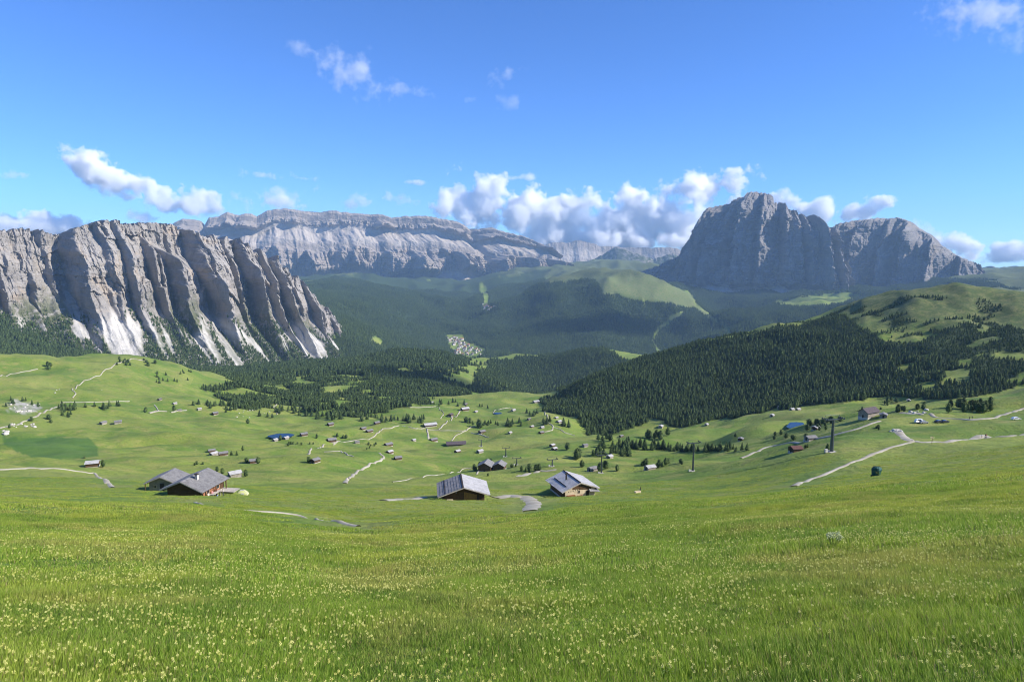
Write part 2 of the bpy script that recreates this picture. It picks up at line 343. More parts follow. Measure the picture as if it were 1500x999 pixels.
# ------------------------------------------------------------------ rock material (uses the grain of the place, all in world space)
def rock_mat(name, base, dark, warm, scree, s=1.0, green=(0.085, 0.105, 0.035)):
    g = NT(name); p = g.pos()
    a = g.noise(p, 0.004 * s, 6, 0.62, 0.6); b = g.noise(p, 0.03 * s, 6, 0.68, 0.5, stretch=(1, 1, 0.42)); b2 = g.noise(p, 0.06 * s, 4, 0.6, 0.2, stretch=(0.25, 0.25, 1.8))
    f = g.noise(p, 0.16 * s, 4, 0.7)
    c = g.mix(g.rng(a, 0.35, 0.65), base, dark)
    c = g.mix(g.math('MULTIPLY', g.rng(g.noise(p, 0.0065 * s, 4, 0.6, 0.5), 0.52, 0.68), 0.7), c, warm)
    c = g.mix(g.math('MULTIPLY', g.rng(b, 0.5, 0.72), 0.55), c, tuple(q * 0.55 for q in dark))
    c = g.mix(g.math('MULTIPLY', g.rng(b2, 0.52, 0.7), 0.45), c, tuple(min(1, q * 1.22) for q in base))
    c = g.mix(g.math('MULTIPLY', g.rng(f, 0.4, 0.75), 0.35), c, dark)
    up = g.rng(g.nrm(), 0.62, 0.80)
    c = g.mix(g.math('MULTIPLY', up, 0.35), c, tuple(0.5 * (q + w) for q, w in zip(base, scree)))
    sc = g.mix(g.rng(b, 0.35, 0.7), scree, tuple(q * 0.80 for q in scree))
    c = g.mix(g.attr('scree'), c, sc)
    gr = g.math('MULTIPLY', g.attr('grass'), g.rng(g.noise(p, 0.02 * s, 5, 0.65), 0.36, 0.54))
    c = g.mix(gr, c, g.mix(g.rng(f, 0.35, 0.65), green, tuple(q * 0.6 for q in green)))
    h = g.math('ADD', g.math('MULTIPLY', b, 1.0), g.math('ADD', g.math('MULTIPLY', b2, 0.6), g.math('MULTIPLY', f, 0.5)))
    g.bump(h, 0.8, 9.0 / s)
    return g.color(c)
M_ROCK_NEAR = rock_mat('limestone_near', (0.300, 0.280, 0.258), (0.195, 0.182, 0.170), (0.35, 0.28, 0.21), (0.53, 0.51, 0.475), 1.6)
M_ROCK_FAR = rock_mat('limestone_far', (0.285, 0.245, 0.206), (0.175, 0.153, 0.135), (0.305, 0.240, 0.175), (0.42, 0.375, 0.325), 0.7)
M_ROCK_DARK = rock_mat('limestone_tower', (0.215, 0.200, 0.190), (0.135, 0.127, 0.122), (0.26, 0.212, 0.168), (0.50, 0.475, 0.45), 0.9)
def h01(k, seed):
    return _grad(np.asarray(k, np.int64), np.asarray(k, np.int64) * 0 + 7, seed) / (2 * math.pi)
def ribfield(S, v, hh, wl, amp, seed, asym=1, lo=0.35, vs=2.2):
    """buttresses: each steps out on one side, leans back on the other and ends in its own top"""
    t = S / wl + 0.5 * fbm(S / (1.4 * wl) + 3, hh / (vs * wl), 3, seed) + 0.12 * fbm(S / (0.3 * wl), hh / (0.5 * vs * wl), 2, seed + 1)
    if asym < 0: t = -t
    k = np.floor(t); f = t - k
    a = 0.35 + 0.65 * h01(k, seed + 2); tp = lo + (1.15 - lo) * h01(k, seed + 3); w = 0.10 + 0.16 * h01(k, seed + 4)
    saw = smooth(0, w, f) * (1 - f) ** (0.7 + 0.6 * h01(k, seed + 5))
    tpv = tp + 0.05 * perlin(S / (0.2 * wl), S * 0 + 0.5, seed + 6)
    return amp * a * saw * (1 - smooth(tpv - 0.07, tpv + 0.015, v))
def massif(name, label, px0, px1, ncol, top, rtop, zbot, out, prof, ribs, jag, mat, nrow=200, back=900.0, seed=1, screefun=None, grassfun=None, strata=6.0, asym=1, wobA=0.10, spikes=(), fine=(40, 160, 9), gref=0, topfade=0.0, jagf=0.012):
    """A rock wall hung from its skyline. top: (px,py) skyline; rtop: (px,r) distance of the skyline; zbot: (px,z) foot.
    out: (px, plan angle in degrees the wall faces, 0 = to the camera, + = to the right); prof: (height fraction, run fraction); ribs: (spacing, depth, lowest top)."""
    px = np.linspace(px0, px1, ncol)
    tpx = np.array([t[0] for t in top], float); tpy = np.array([t[1] for t in top], float)
    r = np.interp(px, *zip(*rtop)); az, _ = ray(px, px * 0 + 400)
    X0 = r * np.sin(az); Y0 = r * np.cos(az)
    s = np.concatenate([[0], np.cumsum(np.hypot(np.diff(X0), np.diff(Y0)))])
    jz = jag * (ridged(s / (r.mean() * jagf), s * 0, 3, seed + 3, 0.6) - 0.3) * r / FPX     # teeth of the skyline, metres
    _, t = ray(px, np.interp(px, tpx, tpy)); ztop = EZ + r * t; zb = np.interp(px, *zip(*zbot)); H = np.maximum(ztop - zb, 5.0)
    nb = 14
    v = np.linspace(0, 1, nrow)[:, None]
    Hn = H[None, :]; h = v * Hn
    S = np.broadcast_to(s[None, :], (nrow, ncol)); hh = h + zb[None, :] + jz[None, :] * smooth(0.78, 1.0, v) ** 1.5
    ph, pr = zip(*prof); Hm = float(H.mean())
    wob = wobA * fbm(S / (0.55 * Hm), hh / (1.3 * Hm), 3, seed + 9) + 0.35 * wobA * fbm(S / (0.13 * Hm), hh / (0.3 * Hm), 3, seed + 8)
    rib = 0
    for k, (wl, amp, lo) in enumerate(ribs):
        rib = rib + ribfield(S, v, hh, wl, amp, seed * 13 + 50 * k, asym, lo)
    for bpx, amp, tp, w, L in spikes:                     # named buttresses: skyline column, reach, top, flank width, length to the right
        f = S - np.interp(bpx, px, s) + 0.16 * L * fbm(S / 120, hh / 170, 5, seed + int(bpx) % 97 + 500)
        m = 1 - smooth(tp - 0.16, tp, v + 0.05 * perlin(S / 60, S * 0, seed + 5) + 0.25 * np.clip(f / L, 0, 1))
        rib = np.maximum(rib, rib * 0.7 + amp * smooth(0, w, f) * np.clip(1 - f / L, 0, 1) ** 0.8 * m)
    rib = rib * (1 - topfade * smooth(0.70, 1.0, v))
    rib = rib * (0.80 if gref else 1.0)
    gul = 1 - np.clip(rib / (gref or 1e9), 0, 1) if gref else 0.5
    vv = np.clip(v + wob * np.sin(np.pi * v) ** 0.6 - 0.24 * gul * (gref > 0) * smooth(0, 0.25, v) * (1 - smooth(0.5, 0.85, v)), 0, 1)
    run = np.interp(vv, ph, pr) * Hn
    off = (pr[-1] * Hn - run)                             # distance in front of the skyline
    steep = np.interp(vv, ph, np.gradient(np.array(pr), np.array(ph)))
    cliff = 1 - smooth(0.5, 1.15, steep)
    tk = smooth(0.02, 0.50, v)                            # towards the foot the gullies fill with fans until the spurs drown
    disp = rib * tk + 230 * (1 - tk) if gref else rib * (0.10 + 0.90 * cliff) * (0.2 + 0.8 * smooth(0, 0.22, v))
    disp = disp + fine[2] * (0.2 + cliff) * ridged(S / fine[0], hh / fine[1], 4, seed + 61) + 0.5 * fine[2] * fbm(S / (3 * fine[0]), hh / fine[0], 4, seed + 62)
    q_ = hh + 0.9 * run; wx = S + 0.35 * fine[0] * fbm(S / fine[0] / 2, q_ / fine[0] / 2, 3, seed + 63); wq = q_ + 0.8 * fine[0] * fbm(S / fine[0] / 2 + 9, q_ / fine[0] / 2, 3, seed + 64)
    for k, (bx_, bq_, ba_) in enumerate(((3.2, 8.5, 3.4), (1.3, 3.2, 1.5), (0.55, 1.2, 0.65))):   # fractured blocks, large to small
        disp = disp + ba_ * fine[2] * (0.12 + 0.88 * cliff) * (cells(wx / (bx_ * fine[0]), wq / (bq_ * fine[0]), seed + 80 + 5 * k) - 0.5)
    disp = disp + strata * cliff * fbm(S / 160, hh / 18, 3, seed + 70)
    off = off + disp
    th = np.radians(np.interp(px, *zip(*out)))[None, :]; ox = np.sin(th); oy = -np.cos(th)
    X = X0[None, :] + ox * off; Y = Y0[None, :] + oy * off; Z = hh + 0 * X
    Z = Z + (1 - cliff) * 0.012 * Hm * fbm(S / 90, hh / 60, 3, seed + 55) * np.sin(np.pi * v)
    # the land behind the edge
    bx = np.linspace(0, 1, nb + 1)[1:, None]
    Xb = X[-1:] - ox * back * bx; Yb = Y[-1:] - oy * back * bx
    Zb = Z[-1:] - (Hn * 1.02) * bx ** 2.2 + 0 * Xb
    Xa = np.vstack([X, Xb]); Ya = np.vstack([Y, Yb]); Za = np.vstack([Z, Zb])
    Sa = np.vstack([S, np.repeat(S[-1:], nb, 0)]); Ha = np.vstack([np.broadcast_to(v, S.shape), np.ones((nb, ncol))])
    dispa = np.vstack([disp + 0 * S, np.zeros((nb, ncol))]); cla = np.vstack([cliff + 0 * S, np.zeros((nb, ncol))])
    scr = screefun(Sa, Ha, Za, dispa, cla, Xa, Ya) if screefun else 1 - cla
    grs = grassfun(Sa, Ha, Za, dispa, cla, Xa, Ya) if grassfun else 0 * Za
    V = np.stack([Xa, Ya, Za], -1).reshape(-1, 3)
    me = mesh_np(name, V, grid_faces(nrow + nb, ncol)[:, ::-1], False, {'scree': scr.ravel(), 'grass': grs.ravel()})
    o = link(name, me, mat); tag(o, label, None, kind='structure')
    return o, (Xa, Ya, Za, Ha, scr, grs)
# left cliffs: ribs run down to the right, their left flanks in shade
def scr_near(S, v, Z, d, cl, X, Y):
    gu = 1 - np.clip((d - 230 * (1 - smooth(0.02, 0.50, v))) / (110 * np.maximum(smooth(0.02, 0.50, v), 0.05)), 0, 1)
    c_ = 0.30 + 0.38 * gu + 0.22 * fbm(S / 190, Z / 2200, 3, 201) + 0.16 * fbm(S / 40, Z / 900, 3, 203)
    lo = 0.13 + 0.42 * fbm(S / 130 + 5, Z / 2600, 3, 205) - 0.16 * gu
    return np.clip(smooth(-0.03, 0.05, c_ - v) * smooth(-0.03, 0.06, v - lo) * (0.25 + 0.75 * smooth(-0.28, 0.05, fbm(S / 55, Z / 700, 3, 209) + 0.55 * (v - 0.1))), 0, 1)
def grs_near(S, v, Z, d, cl, X, Y):
    a = smooth(0.02, 0.2, fbm(S / 230, Z / 420, 4, 211)) * (1 - smooth(0.3, 0.65, v)) * 0.95
    return np.clip(np.maximum(a, (1 - smooth(0.22, 0.34, v)) * 0.95) * (1 - 0.85 * scr_near(S, v, Z, d, cl, X, Y)), 0, 1)
_, CLIFF = massif('cliff_ridge', 'jagged grey limestone cliffs with white scree fans above dark forest', -330, 530, 860,
       [(-330,356),(-260,352),(-120,346),(0,341),(40,337),(62,339),(78,348),(90,343),(112,336),(135,329),(150,326),(165,328),(172,334),(180,331),(230,329),(256,331),(262,337),(272,341),(290,352),(300,346),(308,356),(318,349),(326,361),(335,351),(345,366),(353,358),(362,374),(372,366),(384,385),(393,376),(402,397),(412,393),(421,410),(432,406),(442,426),(455,434),(462,447),(472,450),(487,470),(505,488),(530,505)],
       [(-260,3000),(0,3250),(150,3300),(260,3450),(400,3700),(530,3900)],
       [(-260,-350),(0,-365),(150,-410),(330,-500),(440,-505),(530,-540)],
       [(-330,45),(300,43),(440,36),(530,26)], [(0,0),(0.16,0.30),(0.31,0.56),(0.41,0.70),(0.56,0.79),(0.74,0.88),(0.88,0.94),(1,1.0)],
       [(150, 70, 0.5), (70, 55, 0.4), (34, 26, 0.3)], 5.0, M_ROCK_NEAR, 260, 700, 5, scr_near, grs_near, 6.0, fine=(32, 130, 14),
       gref=150, topfade=0.5, jagf=0.006, spikes=[(-260,240,1.1,30,300),(-190,300,1.2,30,340),(-90,260,0.85,28,260),(-25,190,1.2,26,200),(20,140,0.75,24,170),(52,110,1.25,22,120),(82,380,1.35,34,330),(126,150,1.3,22,150),(150,230,1.3,26,210),(190,240,0.98,24,180),(214,300,0.90,26,280),(262,400,1.35,30,330),(306,170,1.3,22,150),(326,330,1.3,28,260),(366,180,1.3,22,150),(386,280,1.3,26,240),(432,230,1.3,24,220),(470,150,1.3,24,170)])
# the long plateau
def scr_far(S, v, Z, d, cl, X, Y):
    return np.clip((1 - cl) * (0.65 + 0.35 * smooth(-0.2, 0.3, fbm(S / 260, Z / 900, 3, 221))) * smooth(0.05, 0.2, v) * (1 - 0.75 * smooth(0.28, 0.36, v) * (1 - smooth(0.60, 0.66, v))) * (1 - smooth(0.80, 0.88, v)), 0, 1)
def grs_far(S, v, Z, d, cl, X, Y):
    return np.clip((1 - smooth(0.12, 0.26, v + 0.12 * fbm(S / 200, Z / 600, 3, 231))), 0, 1)
massif('plateau_mountain', 'long pale limestone plateau with two cliff tiers and a scree terrace', 240, 845, 760,
       [(240,345),(262,325),(275,321),(298,324),(303,332),(310,320),(325,318),(338,311),(350,316),(372,313),(380,318),(398,308),(420,306),(450,310),(470,312),(490,309),(520,313),(545,315),(560,314),(575,320),(592,317),(625,317),(655,322),(672,326),(688,336),(700,336),(720,334),(742,341),(762,345),(775,350),(788,356),(800,362),(812,376),(828,386),(845,396)],
       [(240,12800),(420,12300),(690,11600),(845,11000)], [(240,-760),(420,-720),(690,-640),(845,-420)],
       [(240,16),(600,22),(760,28),(845,36)], [(0,0),(0.12,0.26),(0.26,0.50),(0.40,0.58),(0.55,0.64),(0.66,0.70),(0.69,0.82),(0.74,0.98),(0.78,1.10),(0.86,1.13),(0.97,1.17),(1,1.24)],
       [(900, 420, 0.45), (260, 150, 0.4), (110, 70, 0.35)], 1.5, M_ROCK_FAR, 240, 2200, 23, scr_far, grs_far, 30.0, wobA=0.11, fine=(110, 130, 30), jagf=0.014,
       spikes=[(268,420,1.3,120,500),(305,380,1.3,110,420),(345,520,1.3,120,620),(395,420,0.64,110,560),(440,560,0.66,120,700),(500,480,0.62,120,520),(545,360,1.3,100,420),(580,520,0.66,120,620),(640,460,0.66,110,520),(690,420,1.3,110,420),(735,420,0.8,110,480),(780,380,1.2,90,380)])
def scr_tow(S, v, Z, d, cl, X, Y):
    return np.clip(smooth(-0.03, 0.04, 0.13 + 0.13 * fbm(S / 260, Z / 3000, 2, 241) + 0.10 * (1 - np.clip(d / 120, 0, 1)) - v), 0, 1)
def grs_tow(S, v, Z, d, cl, X, Y):
    return np.clip((1 - smooth(0.03, 0.09, v + 0.06 * fbm(S / 200, Z / 600, 3, 231))), 0, 1)
# the tower massif and its flatter neighbour
massif('tower_mountain', 'huge dark grey limestone tower massif with pale ribs and scree foot', 925, 1262, 520,
       [(925,402),(945,399),(975,386),(1000,374),(1008,355),(1016,338),(1028,318),(1036,308),(1050,303),(1062,302),(1070,295),(1085,291),(1098,285),(1112,285),(1125,289),(1132,300),(1142,299),(1148,311),(1158,310),(1168,318),(1176,328),(1182,318),(1192,322),(1200,337),(1208,336),(1213,350),(1222,372),(1235,398),(1248,418),(1262,436)],
       [(925,8700),(1090,8700),(1262,8300)], [(925,-480),(1000,-560),(1120,-540),(1262,-520)],
       [(925,-50),(1060,-48),(1105,-30),(1160,-6),(1262,10)], [(0,0),(0.13,0.25),(0.21,0.31),(0.40,0.37),(0.60,0.43),(0.80,0.50),(0.93,0.56),(1,0.62)],
       [(420, 150, 0.5), (160, 140, 0.45), (75, 60, 0.35)], 5.0, M_ROCK_DARK, 260, 1400, 37, scr_tow, grs_tow, 9.0, asym=-1, wobA=0.10, fine=(62, 130, 32), jagf=0.005,
       spikes=[(1012,160,0.9,60,260),(1050,170,0.8,60,300),(1088,330,1.3,60,240),(1112,240,1.3,50,200),(1136,330,1.3,60,220),(1160,280,1.3,55,190),(1180,320,1.3,55,190),(1200,260,1.3,50,180),(1220,200,1.3,50,180)])
massif('flat_topped_mountain', 'dark grey limestone dome sloping down beside the tower massif', 1170, 1475, 420,
       [(1170,420),(1190,380),(1205,352),(1213,340),(1222,333),(1240,327),(1255,323),(1262,327),(1285,321),(1300,322),(1310,320),(1322,324),(1340,336),(1352,342),(1365,352),(1380,363),(1392,372),(1405,378),(1428,386),(1436,389),(1440,396),(1446,402),(1460,412),(1475,422)],
       [(1170,9000),(1300,8900),(1475,8500)], [(1170,-540),(1300,-530),(1475,-470)],
       [(1170,-50),(1330,-46),(1475,-30)], [(0,0),(0.12,0.22),(0.22,0.29),(0.40,0.33),(0.60,0.38),(0.80,0.43),(0.94,0.48),(1,0.52)],
       [(500, 150, 0.5), (210, 90, 0.4), (90, 45, 0.35)], 2.4, M_ROCK_DARK, 210, 1400, 53, scr_tow, grs_tow, 9.0, asym=-1, wobA=0.10, fine=(62, 130, 24), jagf=0.005,
       spikes=[(1222,260,1.3,60,240),(1258,300,1.3,60,280),(1296,260,0.8,60,260),(1325,280,1.1,60,260),(1362,260,1.2,60,260),(1400,200,1.2,50,220)])
# remote ranges
massif('remote_range', 'remote hazy rock range beyond the pass', 760, 1010, 260,
       [(760,372),(790,362),(812,356),(835,356),(848,352),(860,356),(880,362),(900,362),(930,364),(955,364),(980,364),(1010,368)],
       [(760,15500),(1010,15500)], [(760,-700),(1010,-700)], [(760,0),(1010,0)], [(0,0),(0.4,0.8),(0.7,1.2),(1,1.5)],
       [(700, 200, 0.5), (250, 60, 0.3)], 3.0, M_ROCK_FAR, 70, 900, 71, scr_far, grs_far, jagf=0.02)
_zero = lambda S, v, Z, d, cl, X, Y: 0 * Z
_one = lambda S, v, Z, d, cl, X, Y: 1 + 0 * Z
massif('remote_green_range', 'remote blue-green ridge before the rock range', 780, 1010, 220,
       [(780,396),(830,386),(862,384),(885,372),(900,363),(912,366),(935,373),(955,380),(970,376),(985,372),(1000,380),(1010,386)],
       [(780,13500),(1010,13500)], [(780,-800),(1010,-800)], [(780,0),(1010,0)], [(0,0),(1,1.9)],
       [(700, 420, 0.5), (250, 120, 0.3)], 2.0, M_ROCK_FAR, 60, 900, 83, _zero, _one)
massif('remote_blue_range', 'remote blue hills at the horizon beyond the dark dome', 1400, 1750, 220,
       [(1400,398),(1440,394),(1452,391),(1470,394),(1486,390),(1500,394),(1560,390),(1650,394),(1750,392)],
       [(1400,15500),(1750,15500)], [(1400,-1000),(1750,-1000)], [(1400,0),(1750,0)], [(0,0),(1,1.9)],
       [(700, 420, 0.5), (250, 120, 0.3)], 2.0, M_ROCK_FAR, 60, 900, 97, _zero, _one)

# ------------------------------------------------------------------ the ground sheet itself
high = smooth(-330, -240, Zg + 40 * DARKSHRUB) * (Rg > 3400) + (Rg > 1000) * (Rg < 1900) * smooth(-150, -100, Zg + 25 * DARKSHRUB) * (PXg > 1100) * FRONT * 0.9
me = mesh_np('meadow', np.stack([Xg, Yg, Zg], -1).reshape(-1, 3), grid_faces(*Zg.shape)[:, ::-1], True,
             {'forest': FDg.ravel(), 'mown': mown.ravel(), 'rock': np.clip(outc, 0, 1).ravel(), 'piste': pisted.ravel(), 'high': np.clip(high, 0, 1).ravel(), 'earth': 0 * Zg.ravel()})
ground = link('meadow', me, M_GROUND); tag(ground, 'green alpine meadow falling away into the valley', None, kind='structure')
# ------------------------------------------------------------------ conifers
def conifer_mat(name, a, b):
    g = NT(name); p = g.pos()
    n = g.noise(p, 0.35, 3, 0.6); oi = g.n.new('ShaderNodeObjectInfo')
    c = g.mix(g.rng(n, 0.38, 0.62), a, b); c = g.mix(g.math('MULTIPLY', oi.outputs['Random'], 0.55), c, tuple(q * 0.55 for q in a))
    g.b.inputs['Roughness'].default_value = 0.75
    return g.color(c)
M_NEEDLE = conifer_mat('conifer_needles', (0.036, 0.070, 0.023), (0.105, 0.150, 0.044))
g = NT('conifer_bark'); M_BARK = g.color(g.mix(g.rng(g.noise(g.obj(), 6), 0.3, 0.7), (0.09, 0.06, 0.04), (0.16, 0.12, 0.09)))
def crown_mesh(name, seed, n, shape, flake=1.0):
    """ragged crown of drooping sprays, unit height; shape 'spruce' or 'pine'"""
    rnd = random.Random(seed); V = []; F = []
    def prof(t):
        if shape == 'spruce': return 0.245 * (1 - t) ** 0.85 + 0.012
        if shape == 'pine': return 0.33 * math.sin(math.pi * min(1, 0.10 + 0.9 * t) ** 0.8) ** 0.75 + 0.012
        return 0.34 * math.sin(math.pi * (0.08 + 0.92 * t)) ** 0.6 + 0.02
    lob = [rnd.uniform(0.8, 1.2) for _ in range(7)]
    t0 = {'spruce': 0.06, 'pine': 0.10, 'bush': 0.0}[shape]
    for i in range(n):
        t = t0 + (1 - t0) * (1 - math.sqrt(rnd.random()) if shape == 'spruce' else rnd.random()); a = rnd.uniform(0, 2 * math.pi)
        rr = prof((t - t0) / (1 - t0)) * lob[int(a / (2 * math.pi) * 7) % 7] * rnd.uniform(0.45, 1.12)
        L = flake * rnd.uniform(0.06, 0.11) * (1.1 if shape != 'spruce' else 1.25 - 0.6 * t); w = L * rnd.uniform(0.38, 0.62)
        d = Vector((math.cos(a), math.sin(a), rnd.uniform(-0.55, 0.15) if shape == 'spruce' else rnd.uniform(-0.3, 0.75))).normalized()
        side = Vector((-math.sin(a), math.cos(a), rnd.uniform(-0.5, 0.5))).normalized()
        base = Vector((math.cos(a) * rr * 0.72, math.sin(a) * rr * 0.72, t))
        tip = base + d * L; k = len(V)
        up = d.cross(side) * (0.25 * w)
        V += [base - side * w * 0.35 - d * L * 0.3, base + d * L * 0.35 - side * w * 0.6 + up, tip, base + d * L * 0.35 + side * w * 0.6 + up]
        F.append((k, k + 1, k + 2, k + 3))
    # tapering core so the crown is not see-through
    k = len(V); ns = 7; rings = [t0 + 0.01, t0 + (1 - t0) * 0.3, t0 + (1 - t0) * 0.65, 0.99]
    for t in rings:
        for j in range(ns):
            a = 2 * math.pi * j / ns; q = prof((t - t0) / (1 - t0)) * 0.62 * rnd.uniform(0.85, 1.15); V.append(Vector((math.cos(a) * q, math.sin(a) * q, t)))
    for i in range(len(rings) - 1):
        for j in range(ns): F.append((k + i * ns + j, k + i * ns + (j + 1) % ns, k + (i + 1) * ns + (j + 1) % ns, k + (i + 1) * ns + j))
    me = bpy.data.meshes.new(name); me.from_pydata([tuple(v) for v in V], [], F); me.materials.append(M_NEEDLE); return me
def trunk_mesh():
    bm = bmesh.new(); rings = [(0, 0.022), (0.05, 0.017), (0.4, 0.012), (0.85, 0.004)]; prev = None
    for t, q in rings:
        ring = [bm.verts.new((math.cos(2 * math.pi * j / 7) * q, math.sin(2 * math.pi * j / 7) * q, t - 0.03 * (t == 0))) for j in range(7)]
        if prev:
            for j in range(7): bm.faces.new((prev[j], prev[(j + 1) % 7], ring[(j + 1) % 7], ring[j]))
        prev = ring
    for t in (0.16, 0.3, 0.45, 0.6):                     # limbs inside the crown
        for j in range(5):
            a = 1.3 * j + 7 * t; q = 0.17 * (1 - t); e = 0.006
            v = [bm.verts.new((0, 0, t - e)), bm.verts.new((0, 0, t + e)), bm.verts.new((math.cos(a) * q, math.sin(a) * q, t + 0.02))]; bm.faces.new(v)
    me = bpy.data.meshes.new('trunk'); bm.to_mesh(me); bm.free(); me.materials.append(M_BARK); return me
ME_TRUNK = trunk_mesh()
ME_SPRUCE = [crown_mesh('crown_spruce', 100 + i, 210, 'spruce') for i in range(3)]
ME_PINE = [crown_mesh('crown_pine', 200 + i, 230, 'pine') for i in range(3)]
ME_BUSH = [crown_mesh('crown_bush', 300 + i, 170, 'bush', 1.3) for i in range(2)]
ME_FAR = [crown_mesh('crown_far', 400 + i, 46, 'spruce', 2.1) for i in range(3)]
rng = np.random.default_rng(7)
# line of sight: a tree counts only where the photo (or a step beside it) could show it
_az = az_v; TANg = (Zg - EZ) / Rg; HORZg = np.maximum.accumulate(TANg, axis=0)
def visible(x, y, z, hgt):
    r = np.hypot(x, y); az = np.arctan2(x, y); i = np.clip(np.searchsorted(lr_v, np.log(r)) - 2, 0, len(lr_v) - 1); j = np.clip(np.searchsorted(az_v, az), 0, len(az_v) - 1)
    return (z + hgt - EZ) / r > HORZg[i, j] - 0.0015
def scatter(n, r0, r1, a0=-43, a1=43):
    r = np.sqrt(rng.uniform(r0 * r0, r1 * r1, n)); a = np.radians(rng.uniform(a0, a1, n)); x = r * np.sin(a); y = r * np.cos(a)
    return x, y, sample(x, y), r
def thin(x, y, cell):
    """drop points that share a cell, so crowns do not pile up"""
    k = np.stack([np.floor(x / cell), np.floor(y / cell)], -1).astype(np.int64); _, idx = np.unique(k[:, 0] * 1000003 + k[:, 1], return_index=True); return np.sort(idx)
def instancer(name, meshes, x, y, z, scl, label, cat, zsc=None):
    """one 'stuff' object: geometry-node instances of the given crown objects on points"""
    me = bpy.data.meshes.new(name); me.vertices.add(len(x)); me.vertices.foreach_set('co', np.stack([x, y, z], -1).astype(np.float32).ravel())
    for nm, v in (('scl', scl), ('rot', rng.uniform(0, 6.28, len(x))), ('wid', scl * rng.uniform(0.85, 1.25, len(x)) if zsc is None else zsc)):
        a = me.attributes.new(nm, 'FLOAT', 'POINT'); a.data.foreach_set('value', np.asarray(v, np.float32))
    a = me.attributes.new('var', 'INT', 'POINT'); a.data.foreach_set('value', rng.integers(0, len(meshes), len(x)).astype(np.int32))
    o = link(name, me); tag(o, label, cat, kind='stuff')
    ng = bpy.data.node_groups.new(name, 'GeometryNodeTree'); ng.interface.new_socket('Geometry', in_out='INPUT', socket_type='NodeSocketGeometry'); ng.interface.new_socket('Geometry', in_out='OUTPUT', socket_type='NodeSocketGeometry')
    N, L = ng.nodes, ng.links; gi = N.new('NodeGroupInput'); go = N.new('NodeGroupOutput'); ip = N.new('GeometryNodeInstanceOnPoints'); jn = N.new('GeometryNodeJoinGeometry')
    for ob in meshes:
        oi = N.new('GeometryNodeObjectInfo'); oi.inputs['Object'].default_value = ob; oi.inputs['As Instance'].default_value = False; oi.transform_space = 'ORIGINAL'
        gt = N.new('GeometryNodeGeometryToInstance'); L.new(oi.outputs['Geometry'], gt.inputs[0]); L.new(gt.outputs[0], jn.inputs[0])
    def at(nm, ty):
        q = N.new('GeometryNodeInputNamedAttribute'); q.data_type = ty; q.inputs['Name'].default_value = nm; return q.outputs['Attribute']
    cr = N.new('ShaderNodeCombineXYZ'); L.new(at('rot', 'FLOAT'), cr.inputs[2])
    cs = N.new('ShaderNodeCombineXYZ'); w = at('wid', 'FLOAT'); L.new(w, cs.inputs[0]); L.new(w, cs.inputs[1]); L.new(at('scl', 'FLOAT'), cs.inputs[2])
    er = N.new('FunctionNodeEulerToRotation'); L.new(cr.outputs[0], er.inputs[0])
    L.new(gi.outputs[0], ip.inputs['Points']); L.new(jn.outputs[0], ip.inputs['Instance']); ip.inputs['Pick Instance'].default_value = True
    L.new(at('var', 'INT'), ip.inputs['Instance Index']); L.new(er.outputs[0], ip.inputs['Rotation']); L.new(cs.outputs[0], ip.inputs['Scale']); L.new(ip.outputs[0], go.inputs[0])
    m = o.modifiers.new('instances', 'NODES'); m.node_group = ng
    return o
# individual trees ------------------------------------------------------------
def tree(name, crown, h, p, label, group, wid=1.0, rot=None):
    o = bpy.data.objects.new(name, None); C.objects.link(o); o.location = p; o.empty_display_size = 0.5
    o.scale = (h * wid, h * wid, h); o.rotation_euler = (0, 0, random.uniform(0, 6.28) if rot is None else rot)
    tag(o, label, 'tree', group)
    t = bpy.data.objects.new('trunk', ME_TRUNK); C.objects.link(t); t.parent = o
    c_ = bpy.data.objects.new('crown', crown); C.objects.link(c_); c_.parent = o
    return o, c_
random.seed(5)
